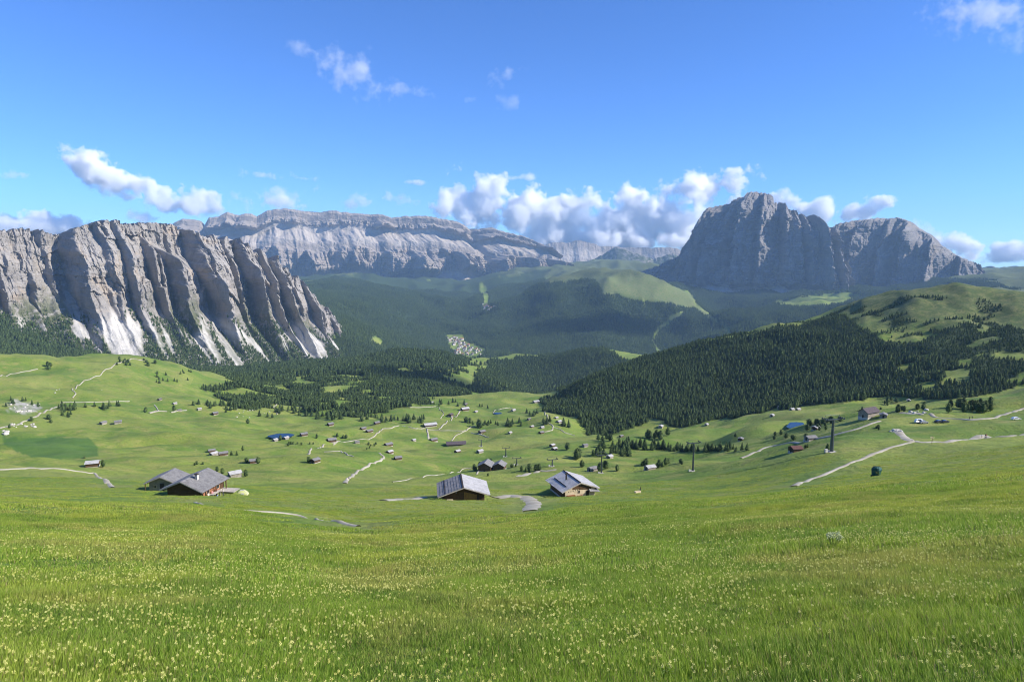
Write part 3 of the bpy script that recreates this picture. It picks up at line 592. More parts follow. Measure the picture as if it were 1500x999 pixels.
# ------------------------------------------------------------------ gravel tracks and yards, draped on the ground
g = NT('gravel'); p = g.pos(); n = g.noise(p, 1.2, 4, 0.7); n2 = g.noise(p, 0.15, 3)
M_GRAVEL = g.color(g.mix(g.math('MULTIPLY', g.rng(n, 0.5, 0.7), 0.5), g.mix(g.rng(n2, 0.35, 0.65), (0.29, 0.265, 0.21), (0.40, 0.375, 0.31)), (0.17, 0.17, 0.09)))
g.bump(n, 0.6, 0.1)
PATH_LINES = []
def ground_z(x, y): return float(sample(x, y))
def path(pix, width, label, name='path', cyc=False):
    px_ = []; nd = 4 if width < 1.2 else 2
    for q, q2 in zip(pix[:-1], pix[1:]):                                # close spacing keeps the line on the ground one sees
        px_ += [(q[0] + (q2[0] - q[0]) * k / nd, q[1] + (q2[1] - q[1]) * k / nd) for k in range(nd)]
    pts = [hit(*q) for q in px_ + [pix[-1]]]
    for _ in range(3 if width < 1.2 else 0): pts = [pts[0]] + [(pts[i - 1] + pts[i] * 2 + pts[i + 1]) / 4 for i in range(1, len(pts) - 1)] + [pts[-1]]
    # smooth the plan line
    fine_ = []
    for i in range(len(pts) - 1):
        p0 = pts[max(i - 1, 0)]; p1 = pts[i]; p2 = pts[i + 1]; p3 = pts[min(i + 2, len(pts) - 1)]
        m = max(3, min(30, int((p2 - p1).length / max(width * 0.6, 0.8))))
        for k in range(m):
            t = k / m; fine_.append(0.5 * (2 * p1 + (p2 - p0) * t + (2 * p0 - 5 * p1 + 4 * p2 - p3) * t * t + (3 * p1 - p0 - 3 * p2 + p3) * t ** 3))
    fine_.append(pts[-1]); PATH_LINES.append((fine_[::max(1, len(fine_) // 40)] + [fine_[-1]], width))
    V = []; F = []; na = 5
    for i, q in enumerate(fine_):
        d = fine_[min(i + 1, len(fine_) - 1)] - fine_[max(i - 1, 0)]; l = math.hypot(d.x, d.y) or 1; nx, ny = -d.y / l, d.x / l
        w = 0.55 * width * (1 + 0.22 * float(perlin(i * 0.31, 0.5, 5))); r = math.hypot(q.x, q.y); lift = 0.09 + 0.0006 * r
        for j in range(na):
            u = (j / (na - 1) - 0.5) * w * (1 + 0.12 * float(perlin(i * 0.6, j * 3.1, 8)))
            x, y = q.x + nx * u, q.y + ny * u; V.append((x, y, ground_z(x, y) + lift * (1.0 if 0 < j < na - 1 else -0.2)))
    for i in range(len(fine_) - 1):
        for j in range(na - 1): a = i * na + j; F.append((a, a + na, a + na + 1, a + 1))
    me = bpy.data.meshes.new(name); me.from_pydata(V, [], F); me.polygons.foreach_set('use_smooth', np.ones(len(F), bool))
    o = link(name, me, M_GRAVEL); tag(o, label, kind='structure'); return fine_
for pix, w, lab in [
    ([(-60,690),(0,688),(40,686),(90,687),(130,693),(155,703),(165,714)], 2.6, 'pale track curving below the lone hut'),
    ([(286,736),(310,742),(350,748),(400,750),(440,755),(480,763),(525,771)], 1.19, 'narrow trodden footpath leaving the double chalet'),
    ([(505,708),(512,700),(522,692),(540,682),(557,675),(562,669),(556,664)], 3.6, 'white gravel track climbing past three huts'),
    ([(452,666),(455,659),(490,650),(520,645),(545,641),(556,632),(562,628),(590,624)], 3.2, 'gravel track past the tarn huts'),
    ([(475,662),(495,661),(508,665),(518,669)], 2.4, 'short gravel spur on the hillock'),
    ([(628,644),(627,636),(625,628),(610,628),(592,624)], 4.5, 'wide gravel lane up to the mountain inn'),
    ([(642,629),(655,617),(668,611),(672,605),(675,600),(684,600)], 4.0, 'gravel road between the inn and the upper farm'),
    ([(625,629),(650,631),(680,631),(690,626),(696,624)], 3.0, 'thin track crossing the middle meadow'),
    ([(661,646),(668,638),(683,631)], 2.6, 'thin track dropping to the long dark roof'),
    ([(690,634),(705,637),(716,641)], 2.6, 'short lane to a small barn'),
    ([(1085,671),(1120,656),(1160,648),(1210,640),(1250,630),(1288,617)], 4.2, 'grey gravel road up to the lift station'),
    ([(1163,712),(1200,698),(1240,681),(1270,669),(1300,657),(1338,647)], 3.0, 'farm track rising to the path junction'),
    ([(1312,629),(1320,637),(1332,645),(1350,648),(1390,647),(1430,642),(1465,639.5),(1500,637),(1600,630)], 6.0, 'white gravel road with two hikers'),
    ([(1318,605),(1350,607),(1385,613),(1420,615),(1450,613),(1475,606),(1500,598),(1570,585)], 4.6, 'upper gravel road round the hillside'),
    ([(724,729),(750,726),(772,729),(782,738),(776,748)], 7.0, 'gravel drive between barn and hut'),
    ([(562,733),(585,731),(604,731),(622,728)], 5.0, 'gravel patch beside the barn'),
    ([(0,552),(25,547),(55,541)], 2.6, 'pale path over the back of the knoll'),
    ([(106,583),(111,577),(106,570),(118,563),(150,546),(175,532),(192,526),(215,529)], 2.8, 'pale path zigzagging up the knoll'),
    ([(-30,630),(0,627),(30,620),(55,609),(75,599),(88,594)], 4.2, 'gravel road slanting up by the white outcrop'),
    ([(88,590),(130,589),(190,588)], 2.2, 'faint level path along the knoll foot'),
    ([(218,605),(232,602),(245,603)], 7.0, 'bare gravel turning place'), ([(226,593),(230,598),(232,602)], 3.0, 'short path above the turning place'),
    ([(250,604),(262,602),(274,601)], 4.0, 'bare ground in front of the shingle hut'),
    ([(758,697),(785,692),(815,688)], 6.5, 'sunlit gravel car park by the mountain inn'), ([(698,694),(701,690)], 2.0, 'white ramp under the dark inn'),
    ([(409,607),(400,597),(404,594),(417,590),(428,593),(446,598)], 3.6, 'forest road bend among scattered trees'),
    ([(795,602),(802,610),(802,618),(810,624),(809,630),(798,633)], 3.6, 'lane winding through the hamlet at the wood edge'), ([(812,626),(820,629),(828,634),(842,638)], 3.0, 'branch lane toward the tall spruces'),
    ([(645,613),(650,606),(640,596),(600,597)], 1.8, 'faint footpath above the farm'), ([(722,606),(724,602),(740,598),(760,599)], 1.8, 'faint footpath round the small pond'),
    ([(575,706),(620,699),(660,693),(690,686)], 1.5, 'faint grassy track toward the inn'),
    ]:
    path(pix, w, lab)
# ------------------------------------------------------------------ tarns
g = NT('tarn_water'); g.b.inputs['Roughness'].default_value = 0.06; g.b.inputs['IOR'].default_value = 1.33; g.b.inputs['Specular IOR Level'].default_value = 0.5
g.bump(g.noise(g.pos(), 1.5, 3), 0.12, 0.1); M_WATER = g.color((0.008, 0.020, 0.034))
g = NT('shore_mud'); M_SHORE = g.color(g.mix(g.rng(g.noise(g.pos(), 0.8), 0.3, 0.7), (0.10, 0.12, 0.04), (0.22, 0.20, 0.12)))
def tarn(p, rx, ry, rot, label, seed):
    n = 40; V = [(p.x, p.y, p.z + 0.35)]; W = []
    for i in range(n):
        a = 2 * math.pi * i / n; q = 1 + 0.22 * float(perlin(math.cos(a) * 1.5 + seed, math.sin(a) * 1.5, seed)); ux, uy = rx * q * math.cos(a), ry * q * math.sin(a)
        V.append((p.x + ux * math.cos(rot) - uy * math.sin(rot), p.y + ux * math.sin(rot) + uy * math.cos(rot), p.z + 0.35))
    me = bpy.data.meshes.new('tarn'); me.from_pydata(V, [], [(0, 1 + i, 1 + (i + 1) % n) for i in range(n)])
    o = link('tarn', me, M_WATER); tag(o, label, kind='structure')
tarn(P_POND1, 12.5, 9, 0.1, 'dark blue tarn among the left meadow huts', 3); tarn(P_POND2, 8, 14, -0.5, 'bright blue tarn below the lift station road', 4); tarn(P_POND3, 7, 8, 0.0, 'small round pond near the upper farm', 5)
# ------------------------------------------------------------------ building materials
def wood_mat(name, a, b, s=1.0, rough=0.85):
    g = NT(name); o = g.obj(); n = g.noise(o, 3.0 * s, 5, 0.65, 0.2, stretch=(1, 1, 4)); n2 = g.noise(o, 0.9, 3)
    c = g.mix(g.rng(n, 0.3, 0.7), a, b); c = g.mix(g.math('MULTIPLY', g.rng(n2, 0.4, 0.7), 0.45), c, tuple(q * 0.6 for q in a)); g.bump(n, 0.4, 0.03); g.b.inputs['Roughness'].default_value = rough; return g.color(c)
M_LOG = wood_mat('dark_log', (0.070, 0.042, 0.024), (0.125, 0.075, 0.040)); M_LOGG = wood_mat('grey_log', (0.20, 0.175, 0.15), (0.34, 0.31, 0.27))
M_AMBER = wood_mat('amber_board', (0.26, 0.145, 0.045), (0.36, 0.215, 0.075)); M_CREAM = wood_mat('cream_board', (0.52, 0.42, 0.28), (0.64, 0.54, 0.38))
M_RED = wood_mat('red_brown_board', (0.26, 0.105, 0.055), (0.38, 0.18, 0.10)); M_SHINGLE = wood_mat('grey_shingle', (0.15, 0.148, 0.150), (0.27, 0.265, 0.262), 2.0, 0.65)
M_SHINGLE_L = wood_mat('pale_shingle', (0.34, 0.335, 0.335), (0.52, 0.515, 0.51), 2.0, 0.55); M_STONE = wood_mat('rubble_stone', (0.30, 0.28, 0.25), (0.50, 0.48, 0.44))
M_SHEET = wood_mat('dark_sheet_roof', (0.075, 0.062, 0.07), (0.115, 0.095, 0.105)); M_SHEETR = wood_mat('brown_sheet_roof', (0.10, 0.05, 0.045), (0.145, 0.08, 0.07))
M_DARKW = wood_mat('charred_trim', (0.030, 0.024, 0.020), (0.055, 0.045, 0.038)); M_WHITE = wood_mat('white_plaster', (0.42, 0.41, 0.39), (0.56, 0.55, 0.52))
M_FASCIA = wood_mat('pale_fascia', (0.40, 0.36, 0.31), (0.55, 0.50, 0.43))
g = NT('window_glass'); g.b.inputs['Roughness'].default_value = 0.08; g.b.inputs['Specular IOR Level'].default_value = 0.6; M_GLASS = g.color((0.02, 0.025, 0.03))
g = NT('steel_grey'); g.b.inputs['Roughness'].default_value = 0.45; g.b.inputs['Metallic'].default_value = 0.6; M_STEEL = g.color(g.mix(g.rng(g.noise(g.obj(), 2), .3, .7), (0.07, 0.085, 0.095), (0.12, 0.14, 0.15)))
g = NT('flower_petal'); M_PETAL = g.color(g.mix(g.rng(g.noise(g.pos(), 3.0, 2), 0.35, 0.65), (0.50, 0.49, 0.12), (0.62, 0.61, 0.22)))
g = NT('flower_gold'); M_GOLD = g.color(g.mix(g.rng(g.noise(g.pos(), 9.0, 2), 0.35, 0.65), (0.75, 0.42, 0.02), (0.80, 0.52, 0.05)))
g = NT('flower_stem'); M_STEM = g.color(g.mix(g.rng(g.noise(g.pos(), 5.0, 2), 0.35, 0.65), (0.080, 0.150, 0.025), (0.15, 0.18, 0.05)))
def box_bm(bm, x0, x1, y0, y1, z0, z1):
    v = [bm.verts.new(p) for p in ((x0,y0,z0),(x1,y0,z0),(x1,y1,z0),(x0,y1,z0),(x0,y0,z1),(x1,y0,z1),(x1,y1,z1),(x0,y1,z1))]
    for f in ((3,2,1,0),(4,5,6,7),(0,1,5,4),(1,2,6,5),(2,3,7,6),(3,0,4,7)): bm.faces.new([v[i] for i in f])
    return v
def to_obj(bm, name, mat, parent, label=None):
    me = bpy.data.meshes.new(name); bmesh.ops.recalc_face_normals(bm, faces=bm.faces[:]); bm.to_mesh(me); bm.free(); o = link(name, me, mat, parent)
    if label: o['label'] = label
    return o
def boxes(name, mat, parent, *bs, label=None):
    bm = bmesh.new()
    for b in bs: box_bm(bm, *b)
    return to_obj(bm, name, mat, parent, label)
def root(name, loc, rz, label, cat, group=None, scale=1.0):
    o = bpy.data.objects.new(name, None); C.objects.link(o); o.location = loc; o.rotation_euler = (0, 0, rz); o.scale = (scale,) * 3; o.empty_display_size = 0.5
    tag(o, label, cat, group); return o
def log_wall(name, mat, parent, axis, at, a0, a1, z0, hfun, thick=0.22, lg=0.26, label=None):
    """courses of squared logs with open joints; hfun(z) -> (a0,a1) of the wall at that height (gables narrow)"""
    bm = bmesh.new(); z = z0; i = 0
    while True:
        e = hfun(z + lg * 0.5)
        if e is None or e[1] - e[0] < 0.15: break
        j = 0.012 * ((i * 7) % 3 - 1); t0, t1 = at - thick / 2 + j, at + thick / 2 + j
        if axis == 'x': box_bm(bm, e[0], e[1], t0, t1, z + 0.012, z + lg - 0.012)
        else: box_bm(bm, t0, t1, e[0], e[1], z + 0.012, z + lg - 0.012)
        z += lg; i += 1
    return to_obj(bm, name, mat, parent, label)
def roof_slope(parent, side, W, L, rise, zr, over_t, mat, courses, seed, board=0.42, thick=0.05):
    """shingle courses laid from eave to ridge; each course is a row of single shingles, overlapped and slightly uneven"""
    rnd = random.Random(seed); hw = W / 2; sl = math.hypot(hw, rise); ca, sa = hw / sl, rise / sl
    for c_ in range(courses):
        bm = bmesh.new(); d0 = sl * c_ / courses; d1 = sl * (c_ + 1) / courses + 0.10          # distance from ridge down the slope, overlap below
        y = -L / 2 - rnd.uniform(0, board)
        while y < L / 2:
            w = board * rnd.uniform(0.7, 1.25); y0 = max(y, -L / 2); y1 = min(y + w - 0.015, L / 2); y += w
            if y1 - y0 < 0.04: continue
            dd = d1 + rnd.uniform(-0.05, 0.05); up0 = 0.012 + rnd.uniform(0, 0.012); up1 = up0 + 0.055 + rnd.uniform(0, 0.025)
            q = []
            for (d, up) in ((d0, up0), (dd, up1)):
                for k in (0, thick * 0.5):
                    for yy in (y0, y1): q.append(bm.verts.new((side * (d * ca + (up + k) * sa), yy, zr - d * sa + (up + k) * ca)))
            a = q  # d0 low y0,y1, d0 high y0,y1, d1 low.., d1 high..
            for f in ((0,1,3,2),(4,6,7,5),(2,3,7,6),(0,4,5,1),(0,2,6,4),(1,5,7,3)): bm.faces.new([a[i] for i in f])
        to_obj(bm, 'shingle_course', mat, parent)
def chalet(p, rz, W, L, hw, rise, label, over=0.9, overf=1.2, gable=M_LOG, sides=M_LOG, roofm=(M_SHINGLE, M_SHINGLE), courses=8, seed=1, group='alpine chalets near the meadow brow', board=0.42):
    """W eave to eave, L roof length (ridge along local Y, front gable at -Y), hw wall height at eaves, rise eave to ridge"""
    o = root('chalet', p, rz, label, 'chalet', group)
    bw = W / 2 - over; y0, y1 = -L / 2 + overf, L / 2 - 0.6; eave = hw; slope = rise / (W / 2); zr = eave + rise
    boxes('foundation', M_STONE, o, (-bw - .08, bw + .08, y0 - .08, y1 + .08, -2.4, 0.45))
    def gab(z):
        zz = z; lim = bw if zz < zr - bw * slope - 0.12 else (zr - 0.12 - zz) / slope
        return None if lim <= 0.1 else (-min(bw, lim), min(bw, lim))
    log_wall('front_wall', gable, o, 'x', y0, 0, 0, 0.45, gab); log_wall('back_wall', sides, o, 'x', y1, 0, 0, 0.45, gab)
    top = zr - bw * slope - 0.1
    for s in (-1, 1): log_wall('side_wall', sides, o, 'y', s * bw, 0, 0, 0.45, lambda z: (y0 + .12, y1 - .12) if z < top else None)
    for s in (-1, 1):                                                   # under-roof boarding, then shingles
        bm = bmesh.new(); hwid = W / 2; q = []
        for (x, z) in ((0, zr - 0.02), (s * hwid, eave - 0.02)):
            for yy in (-L / 2, L / 2):
                for dz in (-0.10, -0.005): q.append(bm.verts.new((x, yy, z + dz)))
        for f in ((0,1,3,2),(4,6,7,5),(0,4,5,1),(2,3,7,6),(1,5,7,3),(0,2,6,4)): bm.faces.new([q[i] for i in f])
        to_obj(bm, 'roof_deck', M_LOG, o)
        roof_slope(o, s, W, L, rise, zr, 0, roofm[0] if s < 0 else roofm[1], courses, seed + s, board)
    for yy in (-L / 2 - 0.05, L / 2):
        bm = bmesh.new()
        for s in (-1, 1):
            q = [bm.verts.new((x, y_, z + dz)) for (x, z) in ((0, zr), (s * W / 2, eave)) for y_ in (yy, yy + .05) for dz in (-.16, .03)]
            for f in ((0,1,3,2),(4,6,7,5),(0,4,5,1),(2,3,7,6),(1,5,7,3),(0,2,6,4)): bm.faces.new([q[i] for i in f])
        to_obj(bm, 'barge_board', M_FASCIA, o)
    for x in (-bw, 0, bw):                                              # purlins carrying the overhang
        z = zr - abs(x) * slope - 0.30; boxes('purlin', M_LOG, o, (x - .1, x + .1, -L / 2 + .12, y0 + .1, z, z + .16))
    return o, dict(bw=bw, y0=y0, y1=y1, zr=zr, eave=eave, slope=slope, W=W, L=L)
def window(o, x, y, z, w, h, axis='x', glow=M_GLASS):
    f = boxes('window', M_CREAM, o, *( [(x - w/2, x + w/2, y - .05, y, z - .06, z), (x - w/2, x + w/2, y - .05, y, z + h, z + h + .06), (x - w/2 - .06, x - w/2, y - .05, y, z - .06, z + h + .06), (x + w/2, x + w/2 + .06, y - .05, y, z - .06, z + h + .06), (x - .02, x + .02, y - .045, y, z, z + h)] if axis == 'x' else
        [(x, x + .05, y - w/2, y + w/2, z - .06, z), (x, x + .05, y - w/2, y + w/2, z + h, z + h + .06), (x, x + .05, y - w/2 - .06, y - w/2, z - .06, z + h + .06), (x, x + .05, y + w/2, y + w/2 + .06, z - .06, z + h + .06)]))
    boxes('pane', glow, f, (x - w/2, x + w/2, y - .025, y - .012, z, z + h) if axis == 'x' else (x + .012, x + .025, y - w/2, y + w/2, z, z + h)); return f
# ------------------------------------------------------------------ the barn in the middle
o, d = chalet(P_BARN, R(7.5), 10.9, 9.2, 2.15, 1.85, 'dark timber barn with grey shingle roof beside two gravel patches', 1.1, 1.5, roofm=(M_SHINGLE, M_SHINGLE_L), courses=9, seed=11)  # paler shingles on the right slope: sunlight put into the roof colour
o.scale = (1.22,) * 3
boxes('board_panel', M_AMBER, o, *[(0.1 + .3 * i, .38 + .3 * i, d['y0'] - .19, d['y0'] - .13, .55, 2.6 - .085 * i) for i in range(9)], label='amber vertical board cladding')
boxes('snow_board', M_DARKW, o, (-4.05, -3.92, -4.58, 4.58, 2.70, 2.81), label='dark board along the lower shingles')
boxes('ridge_gap', M_DARKW, o, (-.34, -.06, -4.61, 4.61, 3.96, 4.10), label='dark ridge board')
boxes('stacked_plank', M_CREAM, o, *[(-3.6, -2.2 - .1 * (i % 2), d['y0'] - 1.0, d['y0'] - .35, .1 + .2 * i, .25 + .2 * i) for i in range(6)], label='pale stacked planks')
boxes('foundation_wall', M_STONE, o, (-2.2, .4, d['y0'] - .3, d['y0'] - .16, -.6, .75))
for x in (-4.35, 3.0): boxes('post', M_DARKW, o, (x - .1, x + .1, d['y0'] - 1.0, d['y0'] - .8, -.8, 2.15 + (.35 if x > 0 else -.05)))
boxes('beam_end', M_FASCIA, o, (-1.72, -1.58, -4.1, d['y0'], 2.75, 2.88))
# ------------------------------------------------------------------ the bright hut on the right
o, d = chalet(P_HUT, R(20), 9.2, 9.2, 2.3, 1.75, 'alpine hut with pale boarded front, red-brown woodpiles and stovepipe', 1.0, 0.55, gable=M_CREAM, sides=M_LOG, roofm=(M_SHINGLE_L, M_SHINGLE_L), courses=12, seed=21, board=1.3)
y0 = d['y0']; o.scale = (1.22,) * 3
for i in range(5): boxes('vent_hole', M_DARKW, o, (-2.9 + .55 * i, -2.72 + .55 * i, y0 - .16, y0 - .12, 2.02 + .06 * i, 2.22 + .06 * i))
boxes('gable_board', M_LOG, o, (-.3, .0, y0 - .17, y0 - .12, 2.3, 3.2), *[(-1.9 + .3 * i, -1.62 + .3 * i, y0 - .17, y0 - .125, 2.55, 3.0 + .34 * min(i, 7) * .38) for i in range(6)], *[(0.02 + .3 * i, .3 + .3 * i, y0 - .17, y0 - .125, 2.35 - .03 * i, 3.55 - .11 * i) for i in range(9)], label='dark boards in the gable')
def woodpile(o, x0, x1, yb, z0, z1, seed):
    rnd = random.Random(seed); bm = bmesh.new(); z = z0
    while z < z1:
        x = x0 + rnd.uniform(0, .08); r_ = rnd.uniform(.07, .11)
        while x < x1:
            rr = rnd.uniform(.06, .10); n = 6; L = rnd.uniform(.30, .42); f = [bm.verts.new((x + rr * math.cos(6.283 * k / n), yb - L, z + rr * math.sin(6.283 * k / n))) for k in range(n)]; b = [bm.verts.new((x + rr * math.cos(6.283 * k / n), yb, z + rr * math.sin(6.283 * k / n))) for k in range(n)]
            bm.faces.new(f)
            for k in range(n): bm.faces.new((f[k], b[k], b[(k + 1) % n], f[(k + 1) % n]))
            x += rr * 2.05
        z += .165
    q = to_obj(bm, 'woodpile', M_RED, o, 'stacked red-brown split logs'); q['kind'] = 'stuff'
woodpile(o, -3.35, -1.25, y0 - .16, -.3, 1.45, 1); woodpile(o, -.75, .55, y0 - .16, .05, 1.15, 2)
window(o, -.35, y0 - .13, 1.55, .55, .62)
boxes('door', M_DARKW, o, (1.45, 2.15, y0 - .2, y0 - .12, .05, 1.95)); boxes('threshold', M_STONE, o, (1.2, 2.4, y0 - 1.0, y0 - .2, -.6, .05))
bm = bmesh.new(); q = [bm.verts.new(v) for v in ((2.0, y0 - 1.05, 2.02), (4.5, y0 - 1.05, 1.72), (4.5, y0 + .9, 2.05), (2.2, y0 + .3, 2.6), (2.0, y0 - 1.05, 1.92), (4.5, y0 - 1.05, 1.62), (4.5, y0 + .9, 1.95), (2.2, y0 + .3, 2.5))]
for f in ((0,1,2,3),(7,6,5,4),(0,4,5,1),(1,5,6,2),(2,6,7,3),(3,7,4,0)): bm.faces.new([q[i] for i in f])
to_obj(bm, 'porch_roof', M_SHINGLE, o, 'small grey lean-to roof on the corner')
sx = -1.55; sz = d['zr'] - abs(sx) * d['slope']
pb = bmesh.new(); bmesh.ops.create_cone(pb, segments=10, radius1=.17, radius2=.17, depth=1.5, cap_ends=True, matrix=Matrix.Translation((sx, -.1, sz + .6))); to_obj(pb, 'stovepipe', M_DARKW, o)
pb = bmesh.new(); bmesh.ops.create_cone(pb, segments=10, radius1=.38, radius2=.12, depth=.2, cap_ends=True, matrix=Matrix.Translation((sx, -.1, sz + 1.5))); to_obj(pb, 'stovepipe_cap', M_DARKW, o)
boxes('snow_rail', M_DARKW, o, (-3.06, -2.94, -3.3, 3.2, d['zr'] - 3.0 * d['slope'] + .12, d['zr'] - 3.0 * d['slope'] + .26), label='dark snow rail on the roof')
boxes('ridge_board', M_DARKW, o, (-.22, -.02, -4.66, 4.66, d['zr'] + .06, d['zr'] + .18))
# ------------------------------------------------------------------ the double chalet on the left
o, d = chalet(P_LEFT_FRONT, R(-9.5), 9.2, 9.0, 2.2, 1.9, 'larger chalet of the left pair, grey shingles and white chimney', .95, 1.2, roofm=(M_SHINGLE, M_SHINGLE), courses=9, seed=31)
o.scale = (1.13,) * 3
cx = 1.3; cz = d['zr'] - cx * d['slope']
ch = boxes('chimney', M_WHITE, o, (cx - .25, cx + .25, -1.45, -.95, cz - .3, cz + .95)); boxes('chimney_cap', M_DARKW, ch, (cx - .36, cx + .36, -1.56, -.84, cz + 1.1, cz + 1.2), (cx - .26, cx - .18, -1.46, -1.38, cz + .95, cz + 1.1), (cx + .18, cx + .26, -1.02, -.94, cz + .95, cz + 1.1))
xs = d['bw']
boxes('red_boarding', M_RED, o, *[(xs + .13, xs + .18, -3.1 + .3 * i, -2.83 + .3 * i, .5, 1.95) for i in range(18)], label='red-brown boarded side wall')
for yy in (-1.6, 1.6): window(o, xs + .18, yy, 1.0, .8, .8, 'y')
for yy in (-3.2, 0.2, 3.6): boxes('post', M_LOG, o, (d['W'] / 2 - .28, d['W'] / 2 - .12, yy - .08, yy + .08, -.8, 2.15))
boxes('bench', M_FASCIA, o, (xs + .35, xs + .8, -2.6, 1.4, .78, .84), (xs + .4, xs + .5, -2.4, -2.3, -.3, .78), (xs + .4, xs + .5, 1.1, 1.2, -.3, .78))
boxes('terrace_deck', M_FASCIA, o, *[(xs + .25, xs + 3.6, 1.7 + .26 * i, 1.93 + .26 * i, .30, .36) for i in range(9)], label='pale plank terrace at the side')
boxes('table_top', M_FASCIA, o, (xs + 1.1, xs + 1.7, -2.2, .6, 1.02, 1.08), (xs + 1.3, xs + 1.5, -2.0, -1.9, -.3, 1.02), (xs + 1.3, xs + 1.5, .3, .4, -.3, 1.02))
LF = (o, d)
o, d = chalet(P_LEFT_BACK, R(-2), 7.6, 6.6, 2.3, 1.6, 'smaller chalet of the left pair with grey log walls', .8, .9, gable=M_LOGG, sides=M_LOGG, roofm=(M_SHINGLE, M_SHINGLE), courses=7, seed=41)
o.scale = (1.13,) * 3
boxes('door', M_DARKW, o, (-.5, .4, d['y0'] - .2, d['y0'] - .12, .3, 2.2)); window(o, -1.7, d['y0'] - .13, 1.1, .6, .6)
boxes('post', M_LOG, o, (-3.7, -3.55, d['y0'] - .7, d['y0'] - .55, -.9, 2.2))
# ------------------------------------------------------------------ small far huts
def hut(name, p, rz, W, L, hw, rise, label, roofm, wallm, cat='hut', group='wooden huts scattered over the alp', door=True, base=M_STONE):
    o = root(name, p, rz, label, cat, group); bw = W / 2 * .84; yl = L / 2 * .86; sl = rise / (W / 2); zr = hw + rise
    bm = bmesh.new(); prof = [(-bw, -1.5), (bw, -1.5), (bw, zr - bw * sl - .05), (0, zr - .05), (-bw, zr - bw * sl - .05)]
    f = [bm.verts.new((x, -yl, z)) for x, z in prof]; b = [bm.verts.new((x, yl, z)) for x, z in prof]; bm.faces.new(f); bm.faces.new(b[::-1])
    for i in range(5): bm.faces.new((f[i], b[i], b[(i + 1) % 5], f[(i + 1) % 5]))
    to_obj(bm, 'wall', wallm, o); bm = bmesh.new()
    for s in (-1, 1):
        n = 4
        for k in range(n):                                             # lapped rows of boards
            xa, xb = s * W / 2 * k / n, s * W / 2 * (k + 1) / n * 1.02; za, zb = zr - abs(xa) * sl + .02, zr - abs(xb) * sl + .09; q = []
            for (x, z) in ((xa, za), (xb, zb)):
                for yy in (-L / 2, L / 2):
                    for dz in (0, .10): q.append(bm.verts.new((x, yy, z + dz)))
            for f in ((0,1,3,2),(4,6,7,5),(0,4,5,1),(2,3,7,6),(1,5,7,3),(0,2,6,4)): bm.faces.new([q[i] for i in f])
    to_obj(bm, 'roof', roofm, o)
    boxes('base_course', base, o, (-bw - .06, bw + .06, -yl - .06, yl + .06, -1.6, .45))
    if door: boxes('door', M_DARKW, o, (-.5, .5, -yl - .12, -yl - .07, .1, min(1.9, hw)))
    return o
G, GL, DK, BR = M_SHINGLE, M_SHINGLE_L, M_SHEET, M_SHEETR
